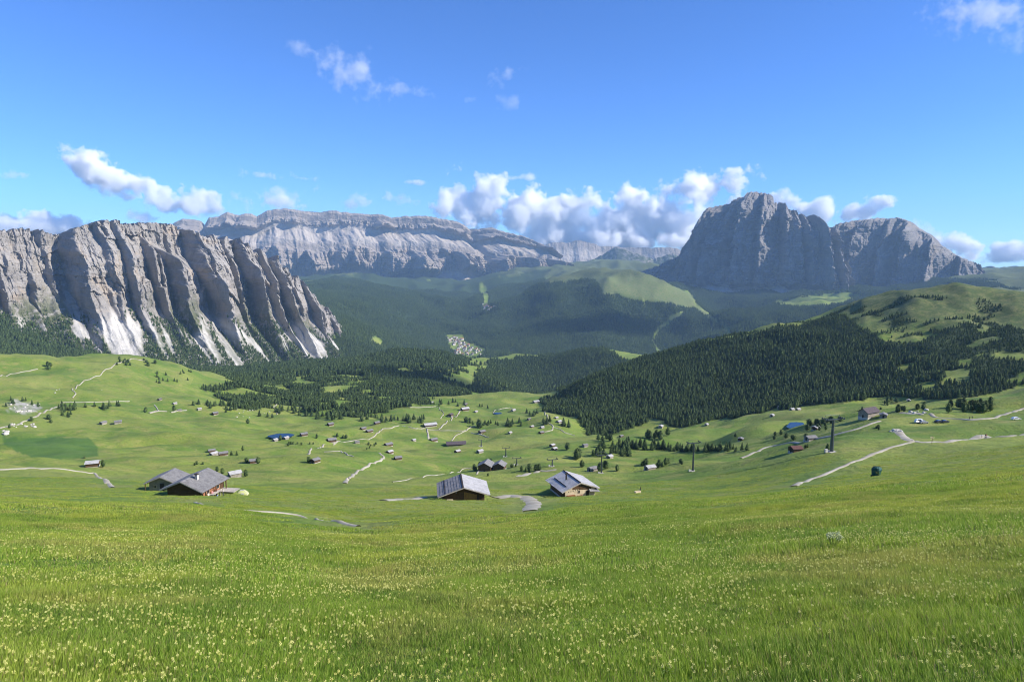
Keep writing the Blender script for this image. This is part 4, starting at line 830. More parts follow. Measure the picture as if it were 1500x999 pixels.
HUTS = [ # px, py of base, width in px, turn deg, roof, wall, label
 (136,683,15,-70,GL,M_LOG,'lone grey-roofed hut with a dark pine beside it above the curving track'),
 (151,621,11,-20,G,M_LOGG,'left one of two grey huts under the tree row of the knoll'), (173,620,12,-60,G,M_LOGG,'right one of two grey huts under the tree row of the knoll'),
 (310,662,11,-50,G,M_LOG,'upper hut of the trio in the left meadow'), (313,667,6,-30,GL,M_LOGG,'tiny shed between two huts of the left meadow trio'), (327,667,14,-55,G,M_LOG,'widest hut of the left meadow trio'),
 (371,678,12,-60,G,M_LOG,'hut between two round pines beyond the double chalet'), (344,698,10,-50,GL,M_LOGG,'low shed roof just behind the larger left chalet'),
 (256,592,5,-30,GL,M_LOGG,'small pale hut beside a bush at the knoll foot'), (263,602,7,-50,G,M_LOGG,'hut on the bare patch at the knoll foot'), (292,600,7,-40,GL,M_LOGG,'small pale cabin right of the bare patch'), (315,607,11,-40,G,M_LOG,'hut on the meadow edge below scattered trees'), (234,586,6,-20,G,M_LOG,'small dark hut on the knoll flank'),
 (403,646,6,-30,GL,M_LOGG,'small hut at the near shore of the dark tarn'), (419,643,8,-30,GL,M_LOGG,'whitish hut right beside the tarn tree'), (445,638,13,-50,G,M_LOG,'hut at the far right end of the dark tarn'),
 (484,623,12,-45,G,M_LOG,'hut below the scattered wood, alone on its slope'), (486,647,17,-60,G,M_LOG,'long hut in front of three round pines'), (523,649,9,-60,G,M_LOGG,'low hut beside the tarn track'), (532,629,10,-40,G,M_LOG,'upper hut of a close pair'), (541,633,12,-45,G,M_LOG,'lower hut of a close pair'), (552,621,11,-50,G,M_LOG,'hut just below the row of conifers'),
 (569,653,14,-45,G,M_LOG,'top hut of three beside the climbing white track'), (571,664,11,-40,GL,M_LOG,'middle hut of three beside the climbing white track'), (583,673,12,-60,G,M_LOG,'lowest hut of three beside the climbing white track'), (462,677,16,-35,G,M_LOG,'hut on the hillock with a dark bush at its left'),
 (606,646,8,-40,GL,M_LOGG,'pale ruin-like hut left of the gravel lane'), (635,646,13,-50,G,M_LOG,'hut at the left end of the long dark roof'), (670,663,9,-40,GL,M_LOG,'small hut right below the long dark roof'), (703,663,12,-50,GL,M_LOGG,'pale hut between the long dark roof and the inn'),
 (660,609,10,-20,DK,M_LOG,'dark steep-roofed house beside the gravel road'), (681,601,14,-60,GL,M_LOG,'upper farm with two pale roofs'), (697,604,7,-40,GL,M_LOGG,'small cabin right of the upper farm'), (633,590,5,-40,GL,M_LOGG,'tiny pale hut at the edge of the wood'), (682,593,7,-40,G,M_LOG,'tiny dark hut above the upper farm'),
 (706,634,12,-50,G,M_LOG,'barn at the end of the short lane'), (747,635,7,-40,GL,M_LOGG,'small pale barn alone right of the lane barn'), (752,602,8,-40,GL,M_LOGG,'whitish hut near the small round pond'), (785,590,11,-60,GL,M_LOGG,'low pale hut at the tip of the big forest'),
 (779,626,7,-40,GL,M_LOG,'small hut on the hamlet slope'), (794,627,7,-50,GL,M_LOGG,'upper hut by the winding lane'), (793,635,10,-50,G,M_LOG,'lower hut by the winding lane'), (775,615,6,-50,G,M_LOG,'tiny hut above the hamlet slope'), (815,613,7,-50,GL,M_LOGG,'hut against the wood edge of the hamlet'), (819,619,10,-50,GL,M_LOGG,'whitest hut of the hamlet at the wood edge'), (827,600,7,-50,GL,M_LOGG,'pale roof standing inside the big forest'),
 (809,654,9,-40,GL,M_LOG,'upper of two joined huts left of a round pine'), (812,659,9,-40,GL,M_LOG,'lower of two joined huts left of a round pine'), (857,654,11,-60,G,M_LOGG,'grey hut in front of the tree belt'),
 (910,640,7,-50,G,M_LOG,'small dark hut on the bright hummock'), (968,626,10,-30,GL,M_LOGG,'white-walled house on the meadow at the forest edge'), (1035,623,7,-40,GL,M_LOGG,'small pale house tucked against the forest edge'), (952,688,17,-65,GL,M_LOGG,'hut with pale plank roof in the row of small trees'), (868,690,17,-55,G,M_LOGG,'grey hut roof right behind the bright hut'), (893,671,8,-40,GL,M_LOGG,'pale house in the tree belt beside the pylon'),
 (1160,601,7,-60,GL,M_LOGG,'left white cabin above the bright tarn'), (1169,601,8,-60,GL,M_LOGG,'right white cabin above the bright tarn'), (1131,610,6,-40,GL,M_LOGG,'small cabin at the corner of the forest'), (1142,598,7,-40,GL,M_LOGG,'pale house hidden at the forest corner'), (1085,645,8,-30,G,M_LOG,'hut half hidden in the tree belt'),
 (1195,629,9,-50,GL,M_LOG,'hut at the near shore of the bright tarn'), (1187,645,15,-75,G,M_LOGG,'grey barn beside the road to the lift station'), (1165,662,17,-78,BR,M_LOG,'brown-roofed hut below the grey road'),
 (1294,611,11,-30,G,M_LOGG,'small stone-grey building right of the lift station'), (1319,575,5,-30,GL,M_LOGG,'tiny white hut left on the far right meadow'), (1334,576,5,-30,GL,M_LOGG,'tiny white hut right on the far right meadow'), (1331,588,5,-30,GL,M_LOGG,'tiny hut below the two white huts'),
]
for px, py, w, a, rm, wm, lab in HUTS:
    p = hit(px, py); k = p.y / FPX; W = w * k * 0.70; W = min(max(W, 4.6), 14)
    hut('hut', p + Vector((0, 0, -.1)), R(a), W, W * random.uniform(1.05, 1.3), W * .24 + .7, W * .20, lab, rm, wm)
def big(name, px, py, wpx, a, ratio, rm, wm, label, hw=3.0, rise=2.2, cat='building', group=None, base=M_WHITE):
    p = hit(px, py); L = wpx * p.y / FPX; return hut(name, p, R(a), L * ratio, L, hw, rise, label, rm, wm, cat, group, base=base), p, L
big('long_barn', 668, 652, 30, -80, .5, DK, M_LOG, 'long low building with dark sheet roof in the middle meadow', 2.2, 2.4)
o1, p1, L1 = big('mountain_inn', 712, 688, 24, -12, .95, G, M_LOG, 'left gabled half of the dark timber mountain inn', 3.4, 2.6, 'inn')
o2, p2, L2 = big('mountain_inn', 732, 688, 20, -12, .95, G, M_LOG, 'right gabled half of the dark timber mountain inn', 3.4, 2.2, 'inn')
big('mountain_inn', 630, 624, 20, -65, .6, GL, M_LOG, 'broad pale-roofed inn at the top of the gravel lane', 2.6, 2.2, 'inn')
o3, p3, L3 = big('lift_station', 1272, 611, 30, -62, .62, DK, M_LOGG, 'lift station with wide dark grey roof and white end wall', 3.4, 2.6)
# ------------------------------------------------------------------ village far down in the valley
rv = random.Random(12); HOUSE = []
def house_mesh(i):
    bm = bmesh.new(); W, L, h, r_ = rv.uniform(11, 15), rv.uniform(13, 22), rv.uniform(8, 12), rv.uniform(3, 4.5)
    box_bm(bm, -W/2, W/2, -L/2, L/2, -4, h); w = bpy.data.meshes.new('wall'); bm.to_mesh(w); bm.free(); w.materials.append(M_WHITE)
    bm = bmesh.new(); q = [bm.verts.new(v) for v in ((-W/2-1, -L/2-1, h-.3), (W/2+1, -L/2-1, h-.3), (0, -L/2-1, h+r_), (-W/2-1, L/2+1, h-.3), (W/2+1, L/2+1, h-.3), (0, L/2+1, h+r_))]
    for f in ((0,1,2),(5,4,3),(0,2,5,3),(2,1,4,5),(0,3,4,1)): bm.faces.new([q[k] for k in f])
    rf = bpy.data.meshes.new('roof'); bm.to_mesh(rf); bm.free(); rf.materials.append([M_RED, M_SHINGLE, M_SHEETR, M_STONE][i % 4]); return w, rf
HOUSE = [house_mesh(i) for i in range(6)]
VIL = [[(652,492),(676,496),(690,508),(706,512),(704,521),(668,520),(662,508)], [(706,446),(728,450),(724,455),(708,455)]]
for poly, n, lab in ((VIL[0], 80, 'small white house with pitched roof in the valley village'), (VIL[1], 14, 'small white house in the upper hamlet of the valley')):
    xs = [q[0] for q in poly]; ys = [q[1] for q in poly]; k = 0; tries = 0
    while k < n and tries < 4000:
        tries += 1; a, b = rv.uniform(min(xs), max(xs)), rv.uniform(min(ys), max(ys))
        if not in_poly(np.array([a]), np.array([b]), poly)[0]: continue
        p = hit(a, b)
        if math.hypot(p.x, p.y) < 4000: continue
        o = root('village_house', p, rv.uniform(0, 3.14), lab, 'house', 'houses of the ' + ('valley village' if n == 80 else 'upper valley hamlet')); w, rf = HOUSE[k % 6]
        for nm, me in (('wall', w), ('roof', rf)):
            c_ = bpy.data.objects.new(nm, me); C.objects.link(c_); c_.parent = o
        k += 1
# ------------------------------------------------------------------ lift pylons
def tube(bm, a, b, r0, r1, n=10):
    a = Vector(a); b = Vector(b); d = (b - a).normalized(); s = d.orthogonal().normalized(); t = d.cross(s); A = []; B = []
    for i in range(n):
        c_, s_ = math.cos(6.2832 * i / n), math.sin(6.2832 * i / n); A.append(bm.verts.new(a + (s * c_ + t * s_) * r0)); B.append(bm.verts.new(b + (s * c_ + t * s_) * r1))
    for i in range(n): bm.faces.new((A[i], A[(i + 1) % n], B[(i + 1) % n], B[i]))
    bm.faces.new(A[::-1]); bm.faces.new(B)
def pylon(px, py, top, label, rz=0.25, fat=1.0):
    p = hit(px, py); h = (py - top) * p.y / FPX * 1.03; o = root('lift_pylon', p, rz, label, 'pylon', 'chairlift pylons')
    bm = bmesh.new(); tube(bm, (0, 0, -.5), (0, 0, h), .42 * fat, .24 * fat, 12); to_obj(bm, 'mast', M_STEEL, o)
    boxes('footing', M_STONE, o, (-.9 * fat, .9 * fat, -.9 * fat, .9 * fat, -.8, .25))
    w = 2.6 * fat ** .5; arm = boxes('crossarm', M_STEEL, o, (-w, w, -.16, .16, h - .1, h + .25))
    for s in (-1, 1):
        bm = bmesh.new(); box_bm(bm, s * w - .10, s * w + .10, -1.5, 1.5, h + .25, h + .45)
        for k in range(4): bmesh.ops.create_cone(bm, segments=10, radius1=.26, radius2=.26, depth=.14, cap_ends=True, matrix=Matrix.Translation((s * w, -1.2 + .8 * k, h + .55)) @ Matrix.Rotation(math.pi / 2, 4, 'Y'))
        to_obj(bm, 'sheave_train', M_STEEL, o)
    bm = bmesh.new(); tube(bm, (-w, .5, h + .25), (-w * .8, .5, h + 1.5), .06, .06, 6); tube(bm, (w, .5, h + .25), (w * .8, .5, h + 1.5), .06, .06, 6); tube(bm, (-w * .8, .5, h + 1.5), (w * .8, .5, h + 1.5), .06, .06, 6); to_obj(bm, 'lifting_frame', M_STEEL, o)
    boxes('control_box', M_WHITE, o, (-1.7 * fat, -1.1 * fat, -.3, .3, .0, .75 * fat))
    return o
pylon(1218, 662, 614, 'thick grey lift pylon on the slope beside the farm track', fat=1.5)
pylon(1015, 690, 648, 'grey lift pylon on the meadow before the tree belt', fat=1.2)
pylon(881, 693, 666, 'pale slim lift pylon right of the bright hut')
pylon(741, 669, 656, 'small dark lift pylon above the inn', fat=1.4); pylon(757, 681, 671, 'small lift pylon right of the inn', fat=1.3); pylon(809, 683, 673, 'small lift pylon behind the bright hut', fat=1.3); pylon(705, 654, 644, 'small lift pylon near the long dark roof', fat=1.6)
# ------------------------------------------------------------------ tarpaulined snow gun, tent
g = NT('green_tarpaulin'); M_TARP = g.color(g.mix(g.rng(g.noise(g.obj(), 2.5, 4), .3, .7), (0.008, 0.050, 0.046), (0.016, 0.085, 0.075))); g.b.inputs['Roughness'].default_value = 0.6; g.bump(g.noise(g.obj(), 3, 4), .6, .1)
def lumpy(rows, n=18, seed=1, amp=.06):
    bm = bmesh.new(); prev = None; rnd = random.Random(seed)
    for z, rx, ry, dx in rows:
        ring = [bm.verts.new((dx + rx * math.cos(6.2832 * j / n) * (1 + amp * rnd.uniform(-1, 1)), ry * math.sin(6.2832 * j / n) * (1 + amp * rnd.uniform(-1, 1)), z + .5 * amp * rnd.uniform(-1, 1))) for j in range(n)]
        if prev:
            for j in range(n): bm.faces.new((prev[j], prev[(j + 1) % n], ring[(j + 1) % n], ring[j]))
        prev = ring
    bm.faces.new(prev); return bm
p = hit(1283, 697); o = root('covered_snow_gun', p, .3, 'machine wrapped in a dark green tarpaulin standing in the right meadow', 'snow gun')
to_obj(lumpy([(.15, .85, .75, 0), (.5, .95, .85, 0), (1.1, 1.02, .95, .05), (1.6, 1.1, .95, .1), (1.95, .95, .8, .1), (2.15, .55, .5, .0), (2.2, .1, .1, 0)], amp=.09), 'tarpaulin', M_TARP, o)
boxes('skid', M_STEEL, o, (-.9, .9, -.6, -.5, -.4, .2), (-.9, .9, .5, .6, -.4, .2)); boxes('strap', M_DARKW, o, (-1.02, 1.10, -.05, .05, 2.16, 2.2))
g = NT('tent_fabric'); M_TENT = g.color(g.mix(g.rng(g.noise(g.obj(), 1.2), .3, .7), (0.42, 0.44, 0.18), (0.50, 0.51, 0.25))); g = NT('tent_grey'); M_TENTG = g.color((0.42, 0.42, 0.44))
p = hit(355, 724); o = root('dome_tent', p, .2, 'low yellow dome tent pitched in the grass beside the double chalet', 'tent')
bm = bmesh.new(); n = 9; G_ = [[bm.verts.new((1.35 * (i / n * 2 - 1), .85 * (j / n * 2 - 1), 1.1 * max(0, (1 - abs(i / n * 2 - 1) ** 2.2)) ** .6 * max(0, (1 - abs(j / n * 2 - 1) ** 2.2)) ** .6 - .02)) for j in range(n + 1)] for i in range(n + 1)]
for i in range(n):
    for j in range(n): bm.faces.new((G_[i][j], G_[i + 1][j], G_[i + 1][j + 1], G_[i][j + 1]))
t_ = to_obj(bm, 'fly_sheet', M_TENT, o)
bm = bmesh.new()
for s in (-1, 1):
    pr = None
    for k in range(13):
        u = k / 12 * 2 - 1; q = Vector((1.3 * u, s * .8 * u, 1.12 * (1 - abs(u) ** 2.2) ** 1.1 + .03))
        if pr is not None: tube(bm, pr, q, .025, .025, 5)
        pr = q
to_obj(bm, 'tent_pole', M_TENTG, o); boxes('vestibule', M_TENTG, o, (-.5, .5, -1.0, -.82, 0, .55)); boxes('vent_panel', M_TENTG, o, (-.45, .45, -.25, .25, 1.02, 1.10))
# ------------------------------------------------------------------ people
def cloth(name, c): 
    g = NT(name); return g.color(g.mix(g.rng(g.noise(g.obj(), 6), .3, .7), c, tuple(q * .75 for q in c)))
M_SKIN = cloth('skin', (0.50, 0.32, 0.22)); M_HAIR = cloth('hair', (0.06, 0.04, 0.025))
CL = {n: cloth('cloth_' + n, c) for n, c in dict(white=(.72, .70, .68), blue=(.10, .24, .60), red=(.50, .06, .06), navy=(.03, .04, .09), pink=(.62, .30, .34), khaki=(.26, .21, .13), black=(.02, .02, .025), orange=(.62, .28, .06)).items()}
def person(p, rz, pose, shirt, trousers, label, group=None, pack=None):
    o = root('person', p, rz, label, 'person', group)
    hip = (0, 0, .92) if pose != 'sit' else (0, 0, .50)
    J = {'pelvis': hip, 'waist': (0, -.02, hip[2] + .20), 'chest': (0, -.02, hip[2] + .43), 'neck': (0, -.03, hip[2] + .58), 'head0': (0, -.05, hip[2] + .66), 'head1': (0, -.05, hip[2] + .80)}
    Rr = {'pelvis': (.15, .11), 'waist': (.13, .10), 'chest': (.16, .11), 'neck': (.055, .055), 'head0': (.080, .09), 'head1': (.075, .085)}
    E = [('pelvis', 'waist'), ('waist', 'chest'), ('chest', 'neck'), ('neck', 'head0'), ('head0', 'head1')]
    for s, q in ((-1, 'l'), (1, 'r')):
        z = hip[2]; sh = (s * .19, -.01, z + .52)
        if pose == 'sit':
            L = [('hip', (s * .09, 0, z)), ('knee', (s * .13, -.44, z + .02)), ('ankle', (s * .13, -.42, z - .40)), ('toe', (s * .14, -.60, z - .45))]; el, ha, fi = (s * .27, -.10, z + .27), (s * .17, -.34, z + .16), (s * .15, -.42, z + .14)
        else:
            st = .24 * s if pose == 'walk' else .05 * s
            L = [('hip', (s * .09, 0, z - .03)), ('knee', (s * .10, -st * .7 - .03, z - .45)), ('ankle', (s * .10, -st + .05 * (s > 0), .09)), ('toe', (s * .11, -st - .14, .03))]; el, ha, fi = (s * .26, st * .4 + .03, z + .26), (s * .27, st * .8 - .10, z + .03), (s * .27, st * .8 - .14, z - .06)
        prev = 'pelvis'
        for nm, v in L: J[q + nm] = v; Rr[q + nm] = {'hip': (.095, .10), 'knee': (.062, .065), 'ankle': (.045, .05), 'toe': (.04, .03)}[nm]; E.append((prev, q + nm)); prev = q + nm
        prev = 'chest'
        for nm, v, r_ in (('shoulder', sh, .06), ('elbow', el, .043), ('wrist', ha, .03), ('hand', fi, .036)): J[q + nm] = v; Rr[q + nm] = (r_, r_); E.append((prev, q + nm)); prev = q + nm
    names = list(J); me = bpy.data.meshes.new('body'); me.from_pydata([J[n_] for n_ in names], [(names.index(a), names.index(b)) for a, b in E], [])
    b = link('body', me); b.parent = o; md = b.modifiers.new('skin', 'SKIN')
    for i, n_ in enumerate(names): me.skin_vertices[0].data[i].radius = Rr[n_]; me.skin_vertices[0].data[i].use_root = n_ == 'pelvis'
    b.modifiers.new('sub', 'SUBSURF').levels = 1; b.modifiers['sub'].render_levels = 1
    dg = bpy.context.evaluated_depsgraph_get(); m2 = bpy.data.meshes.new_from_object(b.evaluated_get(dg)); b.modifiers.clear(); b.data = m2
    for m in (M_SKIN, shirt, trousers, CL['black']): m2.materials.append(m)
    zn = hip[2] + .57; zw = hip[2] + .08
    for f in m2.polygons:
        c_ = f.center; f.use_smooth = True
        arm = abs(c_.x) > .215 and c_.z < hip[2] + .34
        if pose == 'sit': foot = c_.z < .14 and c_.y < -.3; leg = (c_.z < zw or c_.y < -.2) and not (abs(c_.x) > .2 and c_.z > zw)
        else: foot = c_.z < .13; leg = c_.z < zw and abs(c_.x) < .215
        f.material_index = 0 if c_.z > zn else 3 if foot else 2 if leg and not arm else 0 if arm and c_.z < hip[2] + .12 else 1
    bm = bmesh.new(); bmesh.ops.create_uvsphere(bm, u_segments=10, v_segments=7, radius=.105, matrix=Matrix.Translation((0, -.035, hip[2] + .78)) @ Matrix.Diagonal((.9, 1.05, .95, 1)))
    bmesh.ops.delete(bm, geom=[v for v in bm.verts if v.co.z < hip[2] + .76 and v.co.y < .0], context='VERTS'); to_obj(bm, 'hair', M_HAIR, o)
    fc = boxes('face', M_SKIN, o, (-.012, .012, -.155, -.125, hip[2] + .70, hip[2] + .745))   # nose
    boxes('eye', CL['black'], fc, (-.04, -.022, -.139, -.128, hip[2] + .748, hip[2] + .760), (.022, .04, -.139, -.128, hip[2] + .748, hip[2] + .760))
    if pack: boxes('backpack', pack, o, (-.15, .15, .10, .27, hip[2] + .12, hip[2] + .54))
    return o
LFo, LFd = LF
def on_left(x, y, z=0.0): return LFo.matrix_basis @ Vector((x, y, z))
xb = LFd['bw']
for (dx, y, z, pose, sh, tr, rz, lab) in [
    (.58, -2.2, .33, 'sit', 'white', 'khaki', 90, 'person in a white shirt sitting on the chalet bench at its near end'), (.58, -.9, .33, 'sit', 'pink', 'navy', 90, 'person in pink sitting on the chalet bench'), (.58, .5, .33, 'sit', 'red', 'navy', 90, 'person in red sitting at the far end of the chalet bench'),
    (2.1, -1.5, -.12, 'sit', 'blue', 'navy', -90, 'person in blue sitting at the table facing the bench'), (2.2, .2, -.1, 'stand', 'white', 'navy', -60, 'person in a white top standing beside the chalet table')]:
    q = on_left(xb + dx, y, z)
    if pose == 'stand': q.z = ground_z(q.x, q.y)
    person(q, LFo.rotation_euler.z + R(rz), pose, CL[sh], CL[tr], lab)
boxes_st = root('stool', on_left(xb + 2.1, -1.5, 0), LFo.rotation_euler.z, 'small wooden stool under the person in blue', 'stool'); boxes('seat', M_FASCIA, boxes_st, (-.2, .2, -.2, .2, .26, .32))
for s in (-.15, .15):
    for t in (-.15, .15): boxes('leg', M_FASCIA, boxes_st, (s - .03, s + .03, t - .03, t + .03, -.9, .26))
for px, py, sh, tr, lab in [(1438, 642, 'white', 'khaki', 'hiker in a light top on the white gravel road'), (1444, 642, 'red', 'black', 'hiker in a red top on the white gravel road'), (1420, 615, 'black', 'navy', 'hiker in black on the upper gravel road'), (1424, 614, 'navy', 'black', 'hiker in navy on the upper gravel road')]:
    person(hit(px, py), R(80 if px > 1430 else -80), 'walk', CL[sh], CL[tr], lab, pack=CL['black'] if 'red' in lab else None)
# ------------------------------------------------------------------ cars at the lift station
def paint(name, c): g = NT(name); g.b.inputs['Roughness'].default_value = .25; g.b.inputs['Specular IOR Level'].default_value = .5; g.b.inputs['Coat Weight'].default_value = .5; return g.color(c)
def car(px, py, rz, col, label, van=False):
    o = root('parked_car', hit(px, py), rz, label, 'van' if van else 'car', 'cars parked near the lift station'); h = 1.95 if van else 1.45
    prof = [(-2.3, .35), (-2.3, 1.0), (-2.1, h * .62), (-1.7, h), (1.3, h), (2.05, 1.05), (2.35, .85), (2.35, .35)] if van else [(-2.15, .35), (-2.15, .9), (-1.9, 1.0), (-1.3, h), (.5, h), (1.15, .98), (2.1, .8), (2.15, .35)]
    bm = bmesh.new(); A = [bm.verts.new((x, -.85 if z < 1.05 else -.68, z)) for x, z in prof]; B = [bm.verts.new((x, .85 if z < 1.05 else .68, z)) for x, z in prof]; bm.faces.new(A); bm.faces.new(B[::-1])
    for i in range(len(prof)): bm.faces.new((A[i], B[i], B[(i + 1) % len(prof)], A[(i + 1) % len(prof)]))
    to_obj(bm, 'body', col, o)
    for s in (-1, 1):
        boxes('side_window', M_GLASS, o, (-1.25, .55, s * .80 - .03, s * .80 + .03, 1.02, h - .14))
        for x in (-1.35, 1.35):
            bm = bmesh.new(); bmesh.ops.create_cone(bm, segments=14, radius1=.33, radius2=.33, depth=.2, cap_ends=True, matrix=Matrix.Translation((x, s * .78, .33)) @ Matrix.Rotation(math.pi / 2, 4, 'X')); w = to_obj(bm, 'wheel', CL['black'], o)
            bm = bmesh.new(); bmesh.ops.create_cone(bm, segments=10, radius1=.19, radius2=.19, depth=.03, cap_ends=True, matrix=Matrix.Translation((x, s * .895, .33)) @ Matrix.Rotation(math.pi / 2, 4, 'X')); to_obj(bm, 'rim', M_STEEL, w)
        boxes('headlight', M_WHITE, o, (2.1, 2.2, s * .62 - .14, s * .62 + .14, .62, .76))
P_WHITE = paint('white_paint', (.75, .75, .74)); P_GREY = paint('silver_paint', (.35, .36, .38)); P_DARK = paint('dark_paint', (.02, .025, .04))
car(1346, 619, .2, P_WHITE, 'white van parked left of the dark cars by the station', True); car(1353, 620, .1, P_GREY, 'silver car parked beside the white van'); car(1375, 619, .3, P_DARK, 'dark car parked next to the silver one, left of a pair'); car(1384, 619, .25, P_DARK, 'dark car parked at the right end of the row'); car(1488, 615, .1, P_WHITE, 'white car standing alone on the slope under the upper road')
# ------------------------------------------------------------------ small upright things
p = hit(934, 722); o = root('water_trough', p, .5, 'pale wooden trough with an upright post on the green slope right of the bright hut', 'trough')
boxes('basin', M_CREAM, o, (-.9, .9, -.3, -.22, 0, .6), (-.9, .9, .22, .3, 0, .6), (-.9, -.82, -.22, .22, 0, .6), (.82, .9, -.22, .22, 0, .6), (-.82, .82, -.22, .22, 0, .1)); boxes('post', M_DARKW, o, (.92, 1.06, -.07, .07, -.3, 1.5)); boxes('spout', M_STEEL, o, (.5, .92, -.03, .03, .95, 1.02)); boxes('water', M_WATER, o, (-.81, .81, -.21, .21, .40, .46))
p = hit(1365, 650); o = root('signpost', p, .2, 'wooden trail signpost standing beside the white gravel road', 'signpost'); boxes('post', M_LOG, o, (-.06, .06, -.06, .06, -.3, 2.6))
for k, a in enumerate((-1, 1, -1)): boxes('arm', M_CREAM, o, (min(0, a * .9), max(0, a * .9), -.10, -.06, 2.3 - .28 * k, 2.5 - .28 * k))
g = NT('boulder_stone'); M_BOUL = g.color(g.mix(g.rng(g.noise(g.obj(), 1.5, 5), .35, .65), (.32, .30, .27), (.58, .56, .52))); g.bump(g.noise(g.obj(), 3, 4), .6, .1)
def boulder(px, py, s, lab, seed):
    bm = bmesh.new(); bmesh.ops.create_icosphere(bm, subdivisions=2, radius=1); rnd = random.Random(seed)
    for v in bm.verts: v.co *= .75 + .35 * rnd.random() + .25 * float(perlin(v.co.x * 1.3 + seed, v.co.y * 1.3, 3))
    o = to_obj(bm, 'boulder', M_BOUL, None); p = hit(px, py); o.location = p + Vector((0, 0, s * .15)); o.scale = (s, s * .8, s * .6); o.rotation_euler = (0, 0, rnd.uniform(0, 6)); tag(o, lab, 'boulder', 'pale boulders lying in the meadows')
rb = random.Random(4)
for cx, cy, n, dx, dy, s, lab in [(32,624,16,22,3,1.8,'white limestone block in the stone bank below the outcrop'), (35,597,14,22,7,2.2,'white limestone block on the outcrop of the knoll'), (370,605,16,26,7,1.5,'pale boulder among the scattered trees above the tarn'), (5,634,4,5,3,2.5,'pale rock at the corner of the dark mown field'), (1312,630,7,8,3,1.2,'grey rock heaped at the end of the gravel road'), (1345,603,8,16,3,1.5,'grey rock on the bare bank under the upper road'), (120,570,5,40,8,1.2,'pale stone on the knoll slope')]:
    for k in range(n): boulder(cx + rb.uniform(-dx, dx), cy + rb.uniform(-dy, dy), s * rb.uniform(.5, 1.2), lab, 100 * n + k)
# the pale-leaved plant in the front meadow
p = hit(1222, 802); o = root('tall_herb', p, 0, 'tall pale-flowered herb clump rising alone above the right front meadow', 'plant')
rnd = random.Random(3); bm = bmesh.new(); bh = bmesh.new()
for k in range(12):
    a = rnd.uniform(0, 6.28); q = .05 + .16 * rnd.random(); t = Vector((math.cos(a) * q, math.sin(a) * q, rnd.uniform(.18, .32))); tube(bm, (math.cos(a) * q * .3, math.sin(a) * q * .3, -.05), t, .006, .004, 5)
    for j in range(16):
        c_ = t + Vector((rnd.gauss(0, .022), rnd.gauss(0, .022), rnd.gauss(0, .02))); bmesh.ops.create_icosphere(bh, subdivisions=1, radius=rnd.uniform(.008, .015), matrix=Matrix.Translation(c_))
to_obj(bm, 'stem', M_STEM, o); g = NT('cream_bloom'); to_obj(bh, 'bloom', g.color((.46, .50, .26)), o)
